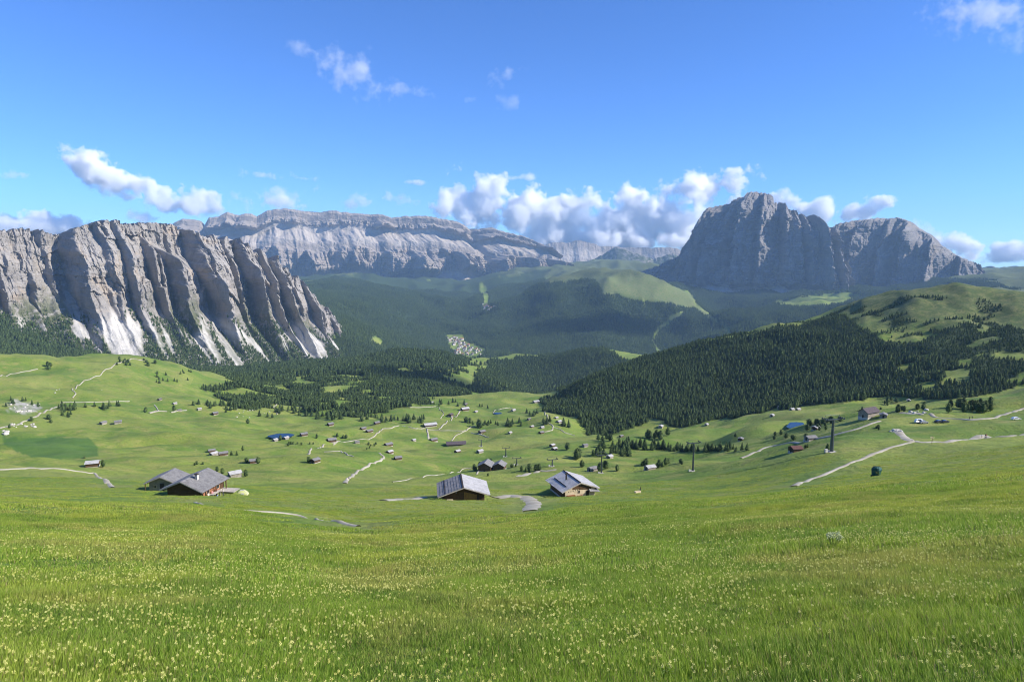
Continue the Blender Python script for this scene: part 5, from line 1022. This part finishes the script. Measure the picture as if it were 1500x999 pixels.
# ------------------------------------------------------------------ single trees and bushes
TREES = [ # px, py, n, dx, dy, height px, kind, label, group
 (151,684,1,0,0,14,'p','dark round pine beside the lone grey-roofed hut'), (124,671,1,0,0,5,'b','small bush above the lone hut'),
 (135,598,16,48,4,10,'s','conifer in the row along the bank under the knoll'), (95,606,9,9,8,10,'s','conifer in the knot of trees at the end of the slanting road'), (38,592,9,30,6,8,'s','small conifer on the white outcrop'), (70,614,3,30,6,7,'b','low bush below the slanting road'), (14,627,1,0,0,8,'p','dark bush by the pale corner rock'),
 (75,540,4,6,3,8,'p','dark pine on the back of the knoll'), (200,532,14,30,5,5,'b','dwarf pine scattered over the knoll crest'), (255,553,16,26,9,6,'s','small conifer on the right flank of the knoll'),
 (356,660,1,0,0,10,'p','round pine standing apart right of the hut trio'), (339,667,1,0,0,8,'s','left one of two pines right of the hut trio'), (347,667,1,0,0,8,'s','right one of two pines right of the hut trio'), (361,678,1,0,0,9,'p','round pine left of the hut between two pines'), (378,679,1,0,0,9,'p','round pine right of the hut between two pines'), (360,698,1,0,0,12,'p','pine behind the tent beyond the double chalet'), (318,691,1,0,0,9,'p','left pine peeping over the larger left chalet'), (326,694,1,0,0,9,'p','right pine peeping over the larger left chalet'), (290,681,3,8,1,5,'b','dark bush in the meadow behind the double chalet'),
 (255,602,1,0,0,8,'p','round tree beside the small pale hut'), (211,604,2,3,1,8,'p','round tree left of the turning place'), (296,592,8,9,2,7,'s','conifer in the small row above the pale cabin'), (330,598,24,26,8,9,'s','conifer of the loose wood above the right meadow edge'), (283,594,1,0,0,9,'s','conifer standing before the small row'), (363,621,1,0,0,8,'p','dark pine among pale stones'),
 (411,645,1,0,0,11,'p','dark round tree on the tarn shore'), (464,642,1,0,0,7,'p','lone round pine right of the tarn'), (494,640,1,0,0,8,'p','pine behind the long hut'), (503,642,1,0,0,6,'p','left small pine of the pair by the long hut'), (507,642,1,0,0,6,'p','right small pine of the pair by the long hut'), (440,652,8,22,2,4,'b','low alder bush along the brook'), (449,677,2,4,1,9,'p','dark bush beside the hillock hut'), (545,655,6,8,4,4,'b','shrub on the shaded hollow of the hillock'),
 (425,606,18,45,7,10,'s','conifer standing in the clearing with the forest road'), (500,612,22,38,6,11,'s','conifer at the lower fringe of the central wood'), (590,617,22,32,3,10,'s','conifer in the row above the mountain inn'), (577,597,1,0,0,8,'p','lone tree on the open meadow above the row'), (660,592,8,20,3,8,'s','conifer on the meadow rim above the upper farm'), (685,620,4,9,3,8,'b','bush clump right of the gravel road'), (701,627,2,4,1,11,'p','dark pine above the lane barn'), (718,622,8,12,2,7,'s','conifer in the short row right of the lane barn'), (750,622,9,14,3,9,'s','conifer in the clump on the hamlet slope'), (778,608,5,10,3,8,'s','conifer below the tip of the forest'), (801,620,6,6,3,9,'s','conifer in the dark knot of the hamlet'), (828,626,3,5,2,12,'s','tall spruce in the hamlet before the forest'), (700,598,4,20,3,6,'s','small conifer near the cabin of the farm'),
 (831,659,1,0,0,11,'p','round pine standing alone right of the joined huts'), (843,672,3,5,2,15,'p','pine in the group of three on the slope'), (870,668,2,5,1,11,'p','round pine before the grey hut'), (852,685,2,6,1,12,'p','round tree behind the bright hut'), (880,688,5,8,3,13,'p','tree around the pale slim pylon'), (904,690,1,0,0,13,'p','lone dark pine right of the slim pylon'),
 (885,645,5,9,4,12,'p','pine at the head of the tree belt'), (900,660,28,24,9,14,'s','conifer in the thick part of the tree belt'), (945,655,26,30,5,14,'s','conifer in the tree belt below the white-walled house'), (1000,659,22,32,3,11,'s','conifer in the thin part of the tree belt'), (1065,660,22,34,3,11,'s','conifer in the tree belt toward the grey road'), (965,641,9,18,5,12,'p','round tree beside the white-walled house'), (955,683,9,20,3,9,'p','small tree in the row by the plank-roofed hut'), (975,681,1,0,0,12,'p','round pine in the row by the plank-roofed hut'), (990,680,3,12,2,7,'b','bush at the end of the small tree row'),
 (1077,640,1,0,0,6,'p','small round tree above the belt hut'), (1155,641,9,26,7,7,'b','dark shrub on the edge above the tarn'), (1196,626,14,14,6,8,'b','dark shrub in the hedge beside the bright tarn'), (1215,618,8,18,2,7,'b','dark shrub behind the thick pylon'), (1212,660,1,0,0,10,'p','small tree beside the thick pylon foot'), (1184,655,2,5,1,5,'b','bush right of the brown-roofed hut'), (1288,628,5,8,2,5,'b','bush on the bank below the lift station'), (1263,601,1,0,0,6,'p','round tree behind the lift station roof'), (1290,600,1,0,0,5,'b','bush right of the lift station roof'), (1316,603,6,10,2,9,'p','round tree left of the rocky bank'), (1345,600,6,10,3,8,'p','bush on the rocky bank'), (1303,590,6,12,4,8,'p','tree at the foot of the grassy hill'),
 (1420,600,30,32,5,13,'p','tree in the dark clump above the upper road'), (697,690,2,3,1,10,'p','dark tree at the left end of the inn'), (703,684,1,0,0,9,'p','pointed tree behind the inn'), (719,681,1,0,0,9,'p','pine above the gap of the inn roofs'), (776,691,6,14,2,10,'p','tree by the sunlit car park'), (752,684,3,8,1,5,'b','bush right of the inn'), (715,697,1,0,0,4,'b','lone bush below the inn'),
]
rt = random.Random(9); CR = {'s': [], 'p': [], 'b': []}; ntree = 0
for px, py, n, dx, dy, hp, kd, lab in TREES:
    for k in range(n):
        p = hit(px + rt.uniform(-dx, dx), py + rt.uniform(-dy, dy)); h = hp * p.y / FPX * rt.uniform(.75, 1.2); h = min(max(h, 1.5), 16)
        i = rt.randrange({'s': 3, 'p': 3, 'b': 2}[kd]); me = {'s': ME_SPRUCE, 'p': ME_PINE, 'b': ME_BUSH}[kd][i]
        o, c_ = tree({'s': 'spruce_tree', 'p': 'pine_tree', 'b': 'bush'}[kd], me, h, p - Vector((0, 0, .1)), lab, lab.replace(' a ', ' ') if n > 1 else None, rt.uniform(.9, 1.25) * (1.35 if kd == 'b' else 1.2))
        if kd == 'b': o['category'] = 'bush'
        CR[kd].append(c_); ntree += 1
print('trees', ntree)
def variety(kind, meshes): return [next(c_ for c_ in CR[kind] if c_.data == m) for m in meshes]
CR_SPR = variety('s', ME_SPRUCE) + variety('p', ME_PINE)[:1]
# three spruces at the far wood edge lend their light-weight crowns to the distant forest
CR_FAR = [tree('spruce_tree', ME_FAR[i], 18, hit(640 + 9 * i, 546 + 2 * i), 'slim spruce at the near edge of the valley wood', 'spruces at the edge of the valley wood')[1] for i in range(3)]
# ------------------------------------------------------------------ woods as masses (crowns shared with the single trees)
def wood(name, n, r0, r1, cell, crowns, h0, h1, label, lim=None):
    x, y, z, r = scatter(n, r0, r1); d = forest_density(x, y, z, r); keep = rng.uniform(0, 1, len(x)) < d
    x, y, z, r = x[keep], y[keep], z[keep], r[keep]; k = thin(x, y, cell); x, y, z, r = x[k], y[k], z[k], r[k]
    v = visible(x, y, z, h1); x, y, z, r = x[v], y[v], z[v], r[v]
    h = rng.uniform(h0, h1, len(x)) * (0.72 + 0.28 * np.clip(fbm(x / 120, y / 120, 2, 301) + 0.5, 0, 1))
    h = h * np.where((z > -150) & (r < 1800), 0.6, 1.0)
    print(name, len(x))
    return instancer(name, crowns, x, y, z - 0.3, h, label, 'forest')
wood('forest', 600000, 850, 1800, 4.9, CR_SPR, 5.5, 13, 'dense dark conifer wood covering the slope of the grassy hill')
wood('forest', 500000, 1800, 3600, 8.5, CR_SPR, 11, 21, 'dark conifer wood below the grey cliffs and on the valley rim')
wood('forest', 420000, 3600, 8600, 13.0, CR_FAR, 17, 26, 'blue-green conifer forest on the far valley sides')
# conifers climbing between the scree tongues at the foot of the left cliffs
Xa, Ya, Za, Ha, sca, gra = CLIFF
lowm = (Ha < 0.42) & (sca < 0.30) & (rng.uniform(0, 1, Ha.shape) < 0.30 * (1 - smooth(0.18, 0.40, Ha + 0.12 * fbm(Xa / 90, Ya / 90, 3, 331)))) & (Za > sample(Xa, Ya) - 2)
x_, y_, z_ = Xa[lowm], Ya[lowm], Za[lowm]; k_ = thin(x_, y_, 6.0); x_, y_, z_ = x_[k_], y_[k_], z_[k_]; print('cliff trees', len(x_))
instancer('forest', CR_SPR, x_, y_, z_ - 0.5, rng.uniform(7, 15, len(x_)), 'conifers climbing between the white scree tongues of the cliffs', 'forest')
# ------------------------------------------------------------------ foreground meadow: blades, then flowers
def grass_mat():
    g = NT('grass_blade'); p = g.pos()
    n1 = g.noise(p, 0.10, 3, 0.6); n2 = g.noise(p, 0.55, 4, 0.6); t = g.attr('tone')
    c = g.mix(g.rng(n1, 0.40, 0.60), (0.215, 0.335, 0.034), (0.390, 0.440, 0.060))
    c = g.mix(g.math('MULTIPLY', g.rng(n2, 0.44, 0.62), 0.70), c, (0.130, 0.245, 0.028))
    c = g.mix(g.math('MULTIPLY', g.rng(g.noise(p, 0.25, 3, 0.6), 0.50, 0.64), 0.6), c, (0.400, 0.360, 0.100))
    c = g.mix(g.math('MULTIPLY', g.rng(g.noise(p, 1.3, 4, 0.65), 0.52, 0.64), 0.6), c, (0.085, 0.165, 0.022))
    c = g.mix(g.rng(t, 0.60, 0.85), c, (0.360, 0.420, 0.090)); c = g.mix(g.rng(t, 0.93, 0.95), c, (0.34, 0.26, 0.13))
    g.b.inputs['Roughness'].default_value = 0.55; g.color(c)
    tr = g.n.new('ShaderNodeBsdfTranslucent'); g.l.new(c, tr.inputs[0]); mx = g.n.new('ShaderNodeMixShader'); mx.inputs[0].default_value = 0.45
    g.l.new(g.b.outputs[0], mx.inputs[1]); g.l.new(tr.outputs[0], mx.inputs[2]); g.l.new(mx.outputs[0], g.out.inputs[0])
    return g.m
M_GRASS = grass_mat()
def patch_mesh(name, size, n, h0, h1, w, seed, specks=0, clump=0.0):
    r_ = np.random.default_rng(seed); V = []; F = []; T = []; MI = []
    cl = r_.uniform(-size * 0.55, size * 0.55, (14, 2))
    for i in range(n):
        if r_.random() < clump: q = cl[r_.integers(14)] + r_.normal(0, size * 0.07, 2)
        else: q = r_.uniform(-size * 0.58, size * 0.58, 2)
        a = r_.uniform(0, 6.283); h = r_.uniform(h0, h1) * (1.25 if r_.random() < 0.12 else 1); lean = r_.uniform(0.05, 0.55) * h; b = r_.uniform(0, 6.283)
        ww = w * r_.uniform(0.6, 1.3); dx, dy = math.cos(a) * ww / 2, math.sin(a) * ww / 2; lx, ly = math.cos(b) * lean, math.sin(b) * lean
        k = len(V); t = r_.random()
        V += [(q[0] - dx, q[1] - dy, -0.03), (q[0] + dx, q[1] + dy, -0.03), (q[0] + dx * .8 + lx * .35, q[1] + dy * .8 + ly * .35, h * .55), (q[0] - dx * .8 + lx * .35, q[1] - dy * .8 + ly * .35, h * .55), (q[0] + lx, q[1] + ly, h)]
        F += [(k, k + 1, k + 2, k + 3), (k + 3, k + 2, k + 4)]; T += [t] * 5; MI += [0, 0]
    for i in range(specks):
        q = r_.uniform(-size * 0.55, size * 0.55, 2); s = r_.uniform(0.6, 1.2) * w * 1.1; z = r_.uniform(0.75, 1.1) * h1; k = len(V); a = r_.uniform(0, 6.28)
        V += [(q[0] - s * math.cos(a), q[1] - s * math.sin(a), z), (q[0] + s * math.cos(a), q[1] + s * math.sin(a), z), (q[0] + s * .7 * math.cos(a), q[1] + s * .7 * math.sin(a), z + 1.9 * s), (q[0] - s * .7 * math.cos(a), q[1] - s * .7 * math.sin(a), z + 1.9 * s)]
        F.append((k, k + 1, k + 2, k + 3)); T += [0] * 4; MI.append(1)
    me = bpy.data.meshes.new(name); me.from_pydata(V, [], F); at = me.attributes.new('tone', 'FLOAT', 'POINT'); at.data.foreach_set('value', np.array(T, np.float32))
    me.materials.append(M_GRASS); me.materials.append(M_PETAL); me.polygons.foreach_set('material_index', np.array(MI, np.int32)); return me
def place_instances(name, objs, x, y, scl, label, cat, align=True, zoff=0.0, var=None, wid=None):
    z = sample(x, y); e = 0.35 + 0.004 * np.hypot(x, y)
    nx = -(sample(x + e, y) - sample(x - e, y)) / (2 * e); ny = -(sample(x, y + e) - sample(x, y - e)) / (2 * e)
    o = instancer(name, objs, x, y, z + zoff, scl, label, cat, zsc=scl if wid is None else wid)
    if align:
        sp = rng.uniform(0, 6.283, len(x)); rot = np.zeros((len(x), 3), np.float32)
        for i in range(len(x)):
            q = Vector((nx[i], ny[i], 1)).to_track_quat('Z', 'Y') @ Matrix.Rotation(sp[i], 3, 'Z').to_quaternion(); rot[i] = q.to_euler()[:]
        at = o.data.attributes.new('rotv', 'FLOAT_VECTOR', 'POINT'); at.data.foreach_set('vector', rot.ravel())
        ng = o.modifiers[0].node_group; er = [q for q in ng.nodes if q.bl_idname == 'FunctionNodeEulerToRotation'][0]
        na = ng.nodes.new('GeometryNodeInputNamedAttribute'); na.data_type = 'FLOAT_VECTOR'; na.inputs['Name'].default_value = 'rotv'; ng.links.new(na.outputs['Attribute'], er.inputs[0])
    return o
def grass_ring(name, size, n, h0, h1, w, r0, r1, over, seed, specks=0, clump=0.3, label='', clear=()):
    objs = []
    area = R(46) * (r1 * r1 - r0 * r0); cnt = int(area / (size * size) * over)
    st = size / math.sqrt(over); gx, gy = np.meshgrid(np.arange(-r1, r1, st), np.arange(0, r1, st)); x = (gx + rng.uniform(-.4, .4, gx.shape) * st).ravel(); y = (gy + rng.uniform(-.4, .4, gx.shape) * st).ravel()
    r = np.hypot(x, y); k = (r > r0) & (r < r1) & (np.abs(np.arctan2(x, y)) < R(46)); x, y = x[k], y[k]; k = rng.permutation(len(x)); x, y = x[k], y[k]
    for q in clear:
        k = ~q(x, y, size); x, y = x[k], y[k]
    # one small real tuft object per variant supplies the instanced blades
    for i in range(3):
        me = patch_mesh(name, size, n, h0, h1, w, seed + i, specks, clump); ob = link(name, me)
        ob.location = (x[i], y[i], float(sample(x[i], y[i]))); tag(ob, label, 'grass', kind='stuff'); objs.append(ob)
    return place_instances(name, objs, x, y, rng.uniform(0.8, 1.15, len(x)) * np.clip(0.95 + 1.5 * fbm(x / (2.2 * size + 0.4), y / (1.6 * size + 0.4), 3, seed + 7), 0.55, 2.0), label, 'grass', wid=rng.uniform(0.9, 1.1, len(x)))
def off_paths(x, y, size=2.4):
    m = np.zeros(len(x), bool)
    for pts, w in PATH_LINES:
        if min(math.hypot(p.x, p.y) for p in pts) > 230: continue
        P = np.array([(p.x, p.y) for p in pts]); d = np.full(len(x), 1e9)
        for i in range(0, len(P) - 1): 
            ab = P[i + 1] - P[i]; t = np.clip(((x - P[i, 0]) * ab[0] + (y - P[i, 1]) * ab[1]) / max(ab @ ab, 1e-6), 0, 1); d = np.minimum(d, np.hypot(x - P[i, 0] - t * ab[0], y - P[i, 1] - t * ab[1]))
        m |= d < w * 0.3 + size * 0.5 + 2.2
    for q in (P_LEFT_FRONT, P_LEFT_BACK, P_BARN, P_HUT): m |= np.hypot(x - q.x, y - q.y) < 4.6 + size * 0.5
    return m
grass_ring('grass', 0.5, 640, 0.03, 0.095, 0.0054, 2.2, 13, 2.6, 900, 0, 0.35, 'tall lush meadow grass in front')
grass_ring('grass', 1.2, 760, 0.04, 0.11, 0.011, 12, 42, 2.4, 910, 0, 0.35, 'meadow grass on the upper slope')
grass_ring('grass', 3.0, 700, 0.05, 0.13, 0.034, 40, 120, 1.7, 920, 0, 0.35, 'meadow grass further down the slope', (off_paths,))
grass_ring('grass', 4.0, 420, 0.04, 0.11, 0.055, 115, 235, 1.2, 930, 0, 0.35, 'short meadow grass beside the chalets', (off_paths,))
# flowers ------------------------------------------------------------------------
def flower_meshes(seed):
    r_ = random.Random(seed); V = []; F = []
    def strip(a, b, w):
        k = len(V); d = Vector((w, 0, 0)); V.extend([a - d, a + d, b + d * .7, b - d * .7]); F.append((k, k + 1, k + 2, k + 3))
        d = Vector((0, w, 0)); k = len(V); V.extend([a - d, a + d, b + d * .7, b - d * .7]); F.append((k, k + 1, k + 2, k + 3))
    top = Vector((r_.uniform(-.03, .03), r_.uniform(-.03, .03), 0.27)); strip(Vector((0, 0, -0.03)), top, 0.0022)
    for i in range(5):
        a = r_.uniform(0, 6.28); z = 0.06 + 0.04 * i; b = top * (z / 0.27); L = r_.uniform(0.03, 0.05); k = len(V); s = Vector((-math.sin(a), math.cos(a), 0)) * 0.007; o = Vector((math.cos(a), math.sin(a), 0.35)) * L
        V.extend([b, b + o * .5 + s, b + o, b + o * .5 - s]); F.append((k, k + 1, k + 2, k + 3))
    st = bpy.data.meshes.new('stem'); st.from_pydata([tuple(v) for v in V], [], F); st.materials.append(M_STEM)
    V = []; F = []
    for i in range(9):
        a = 2.4 * i + r_.uniform(-.4, .4); z = 0.232 + 0.0052 * i; c = top * (z / 0.27) if z < 0.27 else top + Vector((0, 0, z - 0.27)); s = 0.0072 * r_.uniform(0.8, 1.25); o = Vector((math.cos(a), math.sin(a), 0.3)).normalized()
        side = Vector((-math.sin(a), math.cos(a), 0)); up = o.cross(side) * -1; m = c + o * s * 1.6; k = len(V)
        V.extend([c, m + side * s * .8, m + o * s * .9, m - side * s * .8, m + Vector((0, 0, s * 1.1)), m - Vector((0, 0, s * .7))])
        F.extend([(k, k + 1, k + 4), (k + 4, k + 1, k + 2), (k + 4, k + 2, k + 3), (k, k + 4, k + 3), (k, k + 5, k + 1), (k + 5, k + 2, k + 1), (k + 5, k + 3, k + 2), (k, k + 3, k + 5)])
    hd = bpy.data.meshes.new('flower_head'); hd.from_pydata([tuple(v) for v in V], [], F); hd.materials.append(M_PETAL)
    return st, hd
FLOWERS = [flower_meshes(60 + i) for i in range(3)]
def flower_points(n, r0, r1, sd):
    r_ = np.random.default_rng(sd); r = np.sqrt(r_.uniform(r0 * r0, r1 * r1, n)); a = np.radians(r_.uniform(-42, 42, n)); x = r * np.sin(a); y = r * np.cos(a)
    d = fbm(x / 2.2, y / 1.6, 3, 611) + 0.35 * fbm(x / 9, y / 9, 2, 612); k = r_.uniform(-0.32, 0.25, n) < d; return x[k], y[k]
fx, fy = flower_points(14000, 3.6, 16, 31)
fz = sample(fx, fy); ppx, ppy = project(fx, fy, fz + 0.25)
on = (ppx > -10) & (ppx < 1510) & (ppy < 1005); rr_ = np.hypot(fx, fy); order = np.argsort(np.where(on, rr_, 1e6))
near_ids = order[:260]; rest = np.setdiff1d(np.arange(len(fx)), near_ids)
for q, i in enumerate(near_ids):
    o = bpy.data.objects.new('meadow_flower', None); C.objects.link(o); o.location = (fx[i], fy[i], fz[i]); s = random.uniform(0.34, 0.62); o.scale = (s * 1.35, s * 1.35, s); o.rotation_euler = (random.uniform(-.12, .12), random.uniform(-.12, .12), random.uniform(0, 6.28)); o.empty_display_size = 0.1
    tag(o, 'pale yellow flower spike on a thin leafy stem in the tall front grass', 'flower', 'yellow flower spikes in the front meadow')
    st, hd = FLOWERS[q % 3]
    for nm, me in (('stem', st), ('flower_head', hd)):
        c_ = bpy.data.objects.new(nm, me); C.objects.link(c_); c_.parent = o
    if q < 3: FLOWERS[q] = (st, hd)
HEADS = [o for o in C.objects if o.name.startswith('flower_head')][:3]
place_instances('flower_carpet', HEADS, fx[rest], fy[rest], rng.uniform(0.32, 0.58, len(rest)), 'carpet of pale yellow flower spikes in the meadow grass', 'flowers', align=False, wid=rng.uniform(0.45, 0.85, len(rest)))
fx2, fy2 = flower_points(6000, 16, 34, 33)
place_instances('flower_carpet', HEADS, fx2, fy2, rng.uniform(0.40, 0.62, len(fx2)), 'yellow flower specks across the middle meadow', 'flowers', align=False, wid=rng.uniform(0.8, 1.3, len(fx2)))
# ------------------------------------------------------------------ clouds: volumes of drifting vapour well outside the haze
def cloud_mat(name, scale, thr, dens, soft, wisp=False, detail=6):
    m = bpy.data.materials.new(name); m.use_nodes = True; t = m.node_tree; n = t.nodes; l = t.links; n.remove(n['Principled BSDF'])
    tc = n.new('ShaderNodeTexCoord')
    # distance from the spine of the cloud in its own box: 0 at the core, 1 at the rim
    ln = n.new('ShaderNodeVectorMath'); ln.operation = 'LENGTH'; l.new(tc.outputs['Object'], ln.inputs[0])
    no = n.new('ShaderNodeTexNoise'); no.inputs['Scale'].default_value = scale; no.inputs['Detail'].default_value = detail; no.inputs['Roughness'].default_value = 0.60
    g_ = n.new('ShaderNodeNewGeometry'); l.new(g_.outputs['Position'], no.inputs['Vector'])
    a = n.new('ShaderNodeMath'); a.operation = 'MULTIPLY_ADD'; l.new(no.outputs[0], a.inputs[0]); a.inputs[1].default_value = 2.6; a.inputs[2].default_value = -0.80
    b = n.new('ShaderNodeMath'); b.operation = 'SUBTRACT'; l.new(a.outputs[0], b.inputs[0]); l.new(ln.outputs['Value'], b.inputs[1])
    r = n.new('ShaderNodeMapRange'); r.inputs['From Min'].default_value = thr; r.inputs['From Max'].default_value = thr + soft; r.inputs['To Max'].default_value = dens; l.new(b.outputs[0], r.inputs['Value'])
    v = n.new('ShaderNodeVolumePrincipled'); v.inputs['Color'].default_value = (1, 1, 1, 1); v.inputs['Anisotropy'].default_value = 0.0
    l.new(r.outputs[0], v.inputs['Density']); l.new(v.outputs[0], n['Material Output'].inputs['Volume'])
    return m
def cloud(px, py, ydist, wpx, hpx, mat, label, group='clouds in the blue sky', depth=None, tilt=0.0):
    az, t = ray(px, py); az = float(az); dist = ydist / math.cos(az); k = dist / FPX
    bm = bmesh.new(); bmesh.ops.create_icosphere(bm, subdivisions=2, radius=1.08)
    me = bpy.data.meshes.new('cloud'); bm.to_mesh(me); bm.free()
    o = link('cloud', me, mat); o.location = (dist * math.sin(az), dist * math.cos(az), EZ + dist * float(t))
    o.scale = (wpx * k / 2 * 1.55, (depth or wpx * 0.5) * k / 2, hpx * k / 2 * 1.38); o.rotation_euler = (0, tilt, -az)
    tag(o, label, 'cloud', group); return o
M_CUM = cloud_mat('cumulus', 0.0012, -0.03, 0.0085, 0.26, detail=10)
M_FLAT = cloud_mat('fair_weather_cloud', 0.0020, 0.0, 0.0042, 0.5, detail=9)
M_WISP = cloud_mat('wispy_cloud', 0.0042, -0.02, 0.0036, 0.8, detail=10)
for px, py, w, h, lab in [
    (700,292,130,80,'tall white cumulus head rising behind the right end of the plateau mountain'),
    (790,318,170,85,'broad white cumulus behind the gap between plateau and tower mountains'),
    (870,322,170,95,'bulging white cumulus above the remote hazy range'),
    (965,325,170,90,'white cumulus bank touching the left flank of the tower mountain'),
    (880,352,300,40,'low flat grey-white cloud base over the remote range'),
    (922,284,62,40,'small round cumulus turret on top of the big cloud bank'),
    (1032,274,125,60,'separate puffy cumulus just left of the tower summit'),
    (1145,300,60,46,'white cloud peeping from behind the tower summit'),
    (1200,308,90,40,'cloud in the notch between the tower and the dome mountain'),
    (1276,306,90,40,'rounded white cloud over the summit of the dome mountain'),
    (1395,360,100,36,'low cumulus behind the sloping shoulder of the dome mountain'),
    (1462,374,90,34,'low cumulus above the remote blue hills'),
    (128,246,80,46,'rounded upper end of the slanting white cloud'),
    (182,264,110,48,'middle of the slanting white cloud over the left cliffs'),
    (236,290,80,44,'thin lower part of the slanting white cloud'),
    (285,300,76,56,'cumulus puff left of the plateau mountain'),
    (210,318,42,24,'little cumulus peeping over the flat-topped cliff'),
    (70,330,130,36,'long low cumulus behind the left cliffs'),
    (2,330,50,40,'cumulus at the far end of the left cliffs')]:
    cloud(px, py, 21800, w, h, M_CUM, lab, tilt=0.42 if 'slanting' in lab else 0.0)
for px, py, w, h, lab in [
    (384,257,62,20,'flat oval cloud above the plateau mountain'), (446,262,36,9,'tiny thin streak beside the flat oval cloud'),
    (582,293,62,30,'small ragged cloud over the plateau summit ridge'), (412,294,100,44,'faint veil of cloud over the plateau towers'),
    (512,298,70,26,'faint cloud scrap above the plateau rim'), (20,255,42,14,'small thin cloud high over the left cliffs'),
    (766,260,56,13,'thin streak above the cumulus bank'), (606,267,42,9,'faint short streak in the open sky over the plateau'),
    (1345,336,50,26,'small cloud on the slope of the dome mountain')]:
    cloud(px, py, 21800, w, h, M_FLAT, lab)
for px, py, w, h, lab, tl in [
    (438,70,48,36,'curled wisp of cloud beside the largest high wisp',0), (512,106,110,62,'largest high wisp with a ragged lower edge',0.45),
    (742,110,52,32,'small v-shaped high wisp',-0.3), (748,152,40,26,'high wisp below the v-shaped one',0), (692,146,26,12,'tiny dot of high cloud',0),
    (590,132,80,22,'trail of faint scraps beside the largest wisp',0.1), (545,72,22,14,'faint speck over the largest wisp',0.4),
    (1452,18,120,60,'white cloud entering the top right of the sky alone',0.1), (1484,56,34,50,'ragged tail hanging under the lone high cloud',0)]:
    cloud(px, py, 12000, w, h, M_WISP, lab, tilt=tl)
# two more cumuli sail beside the view toward the sun; their shadows lie on the wooded hill and on the central wood
def shade_cloud(px, py, r, z, w, d, h, lab):
    az, t = ray(px, py); az = float(az); p = Vector((r * math.sin(az), r * math.cos(az), EZ + r * float(t))); q = p + SUNV * ((z - p.z) / SUNV.z)
    bm = bmesh.new(); bmesh.ops.create_icosphere(bm, subdivisions=2, radius=1.08); me = bpy.data.meshes.new('cloud'); bm.to_mesh(me); bm.free()
    o = link('cloud', me, M_CUM); o.location = q; o.scale = (w, d, h); tag(o, lab, 'cloud', 'clouds in the blue sky')
shade_cloud(905, 485, 5300, 2900, 850, 360, 380, 'broad cumulus whose shadow darkens the wooded hill above the village')
shade_cloud(630, 562, 2000, 2600, 420, 330, 260, 'small cumulus whose shadow darkens the central wood')
# ------------------------------------------------------------------ air
def haze():
    bm = bmesh.new(); x0, x1, y0, y1, z0, z1 = -16500, 16500, -16400, 17200, -1300, 1150
    v = [bm.verts.new(p) for p in ((x0,y0,z0),(x1,y0,z0),(x1,y1,z0),(x0,y1,z0),(x0,y0,z1),(x1,y0,z1),(x1,y1,z1),(x0,y1,z1))]
    for f in ((3,2,1,0),(4,5,6,7),(0,1,5,4),(1,2,6,5),(2,3,7,6),(3,0,4,7)): bm.faces.new([v[i] for i in f])
    me = bpy.data.meshes.new('haze'); bm.to_mesh(me); bm.free()
    m = bpy.data.materials.new('haze'); m.use_nodes = True; n = m.node_tree.nodes; n.remove(n['Principled BSDF'])
    pv = n.new('ShaderNodeVolumePrincipled'); pv.inputs['Color'].default_value = (0.42, 0.66, 1.0, 1); pv.inputs['Density'].default_value = HAZE; pv.inputs['Anisotropy'].default_value = 0.0
    m.node_tree.links.new(pv.outputs[0], n['Material Output'].inputs['Volume'])
    o = link('haze', me, m); tag(o, 'thin blue summer haze filling the valley air', 'haze', kind='stuff')
HAZE = 2.9e-5
haze()
scene.cycles.volume_bounces = 16; scene.cycles.max_bounces = 16; scene.cycles.diffuse_bounces = 3; scene.cycles.transparent_max_bounces = 8
scene.cycles.volume_step_rate = 0.18; scene.cycles.volume_max_steps = 256
scene.cycles.pixel_filter_type = 'BLACKMAN_HARRIS'; scene.cycles.filter_width = 1.05
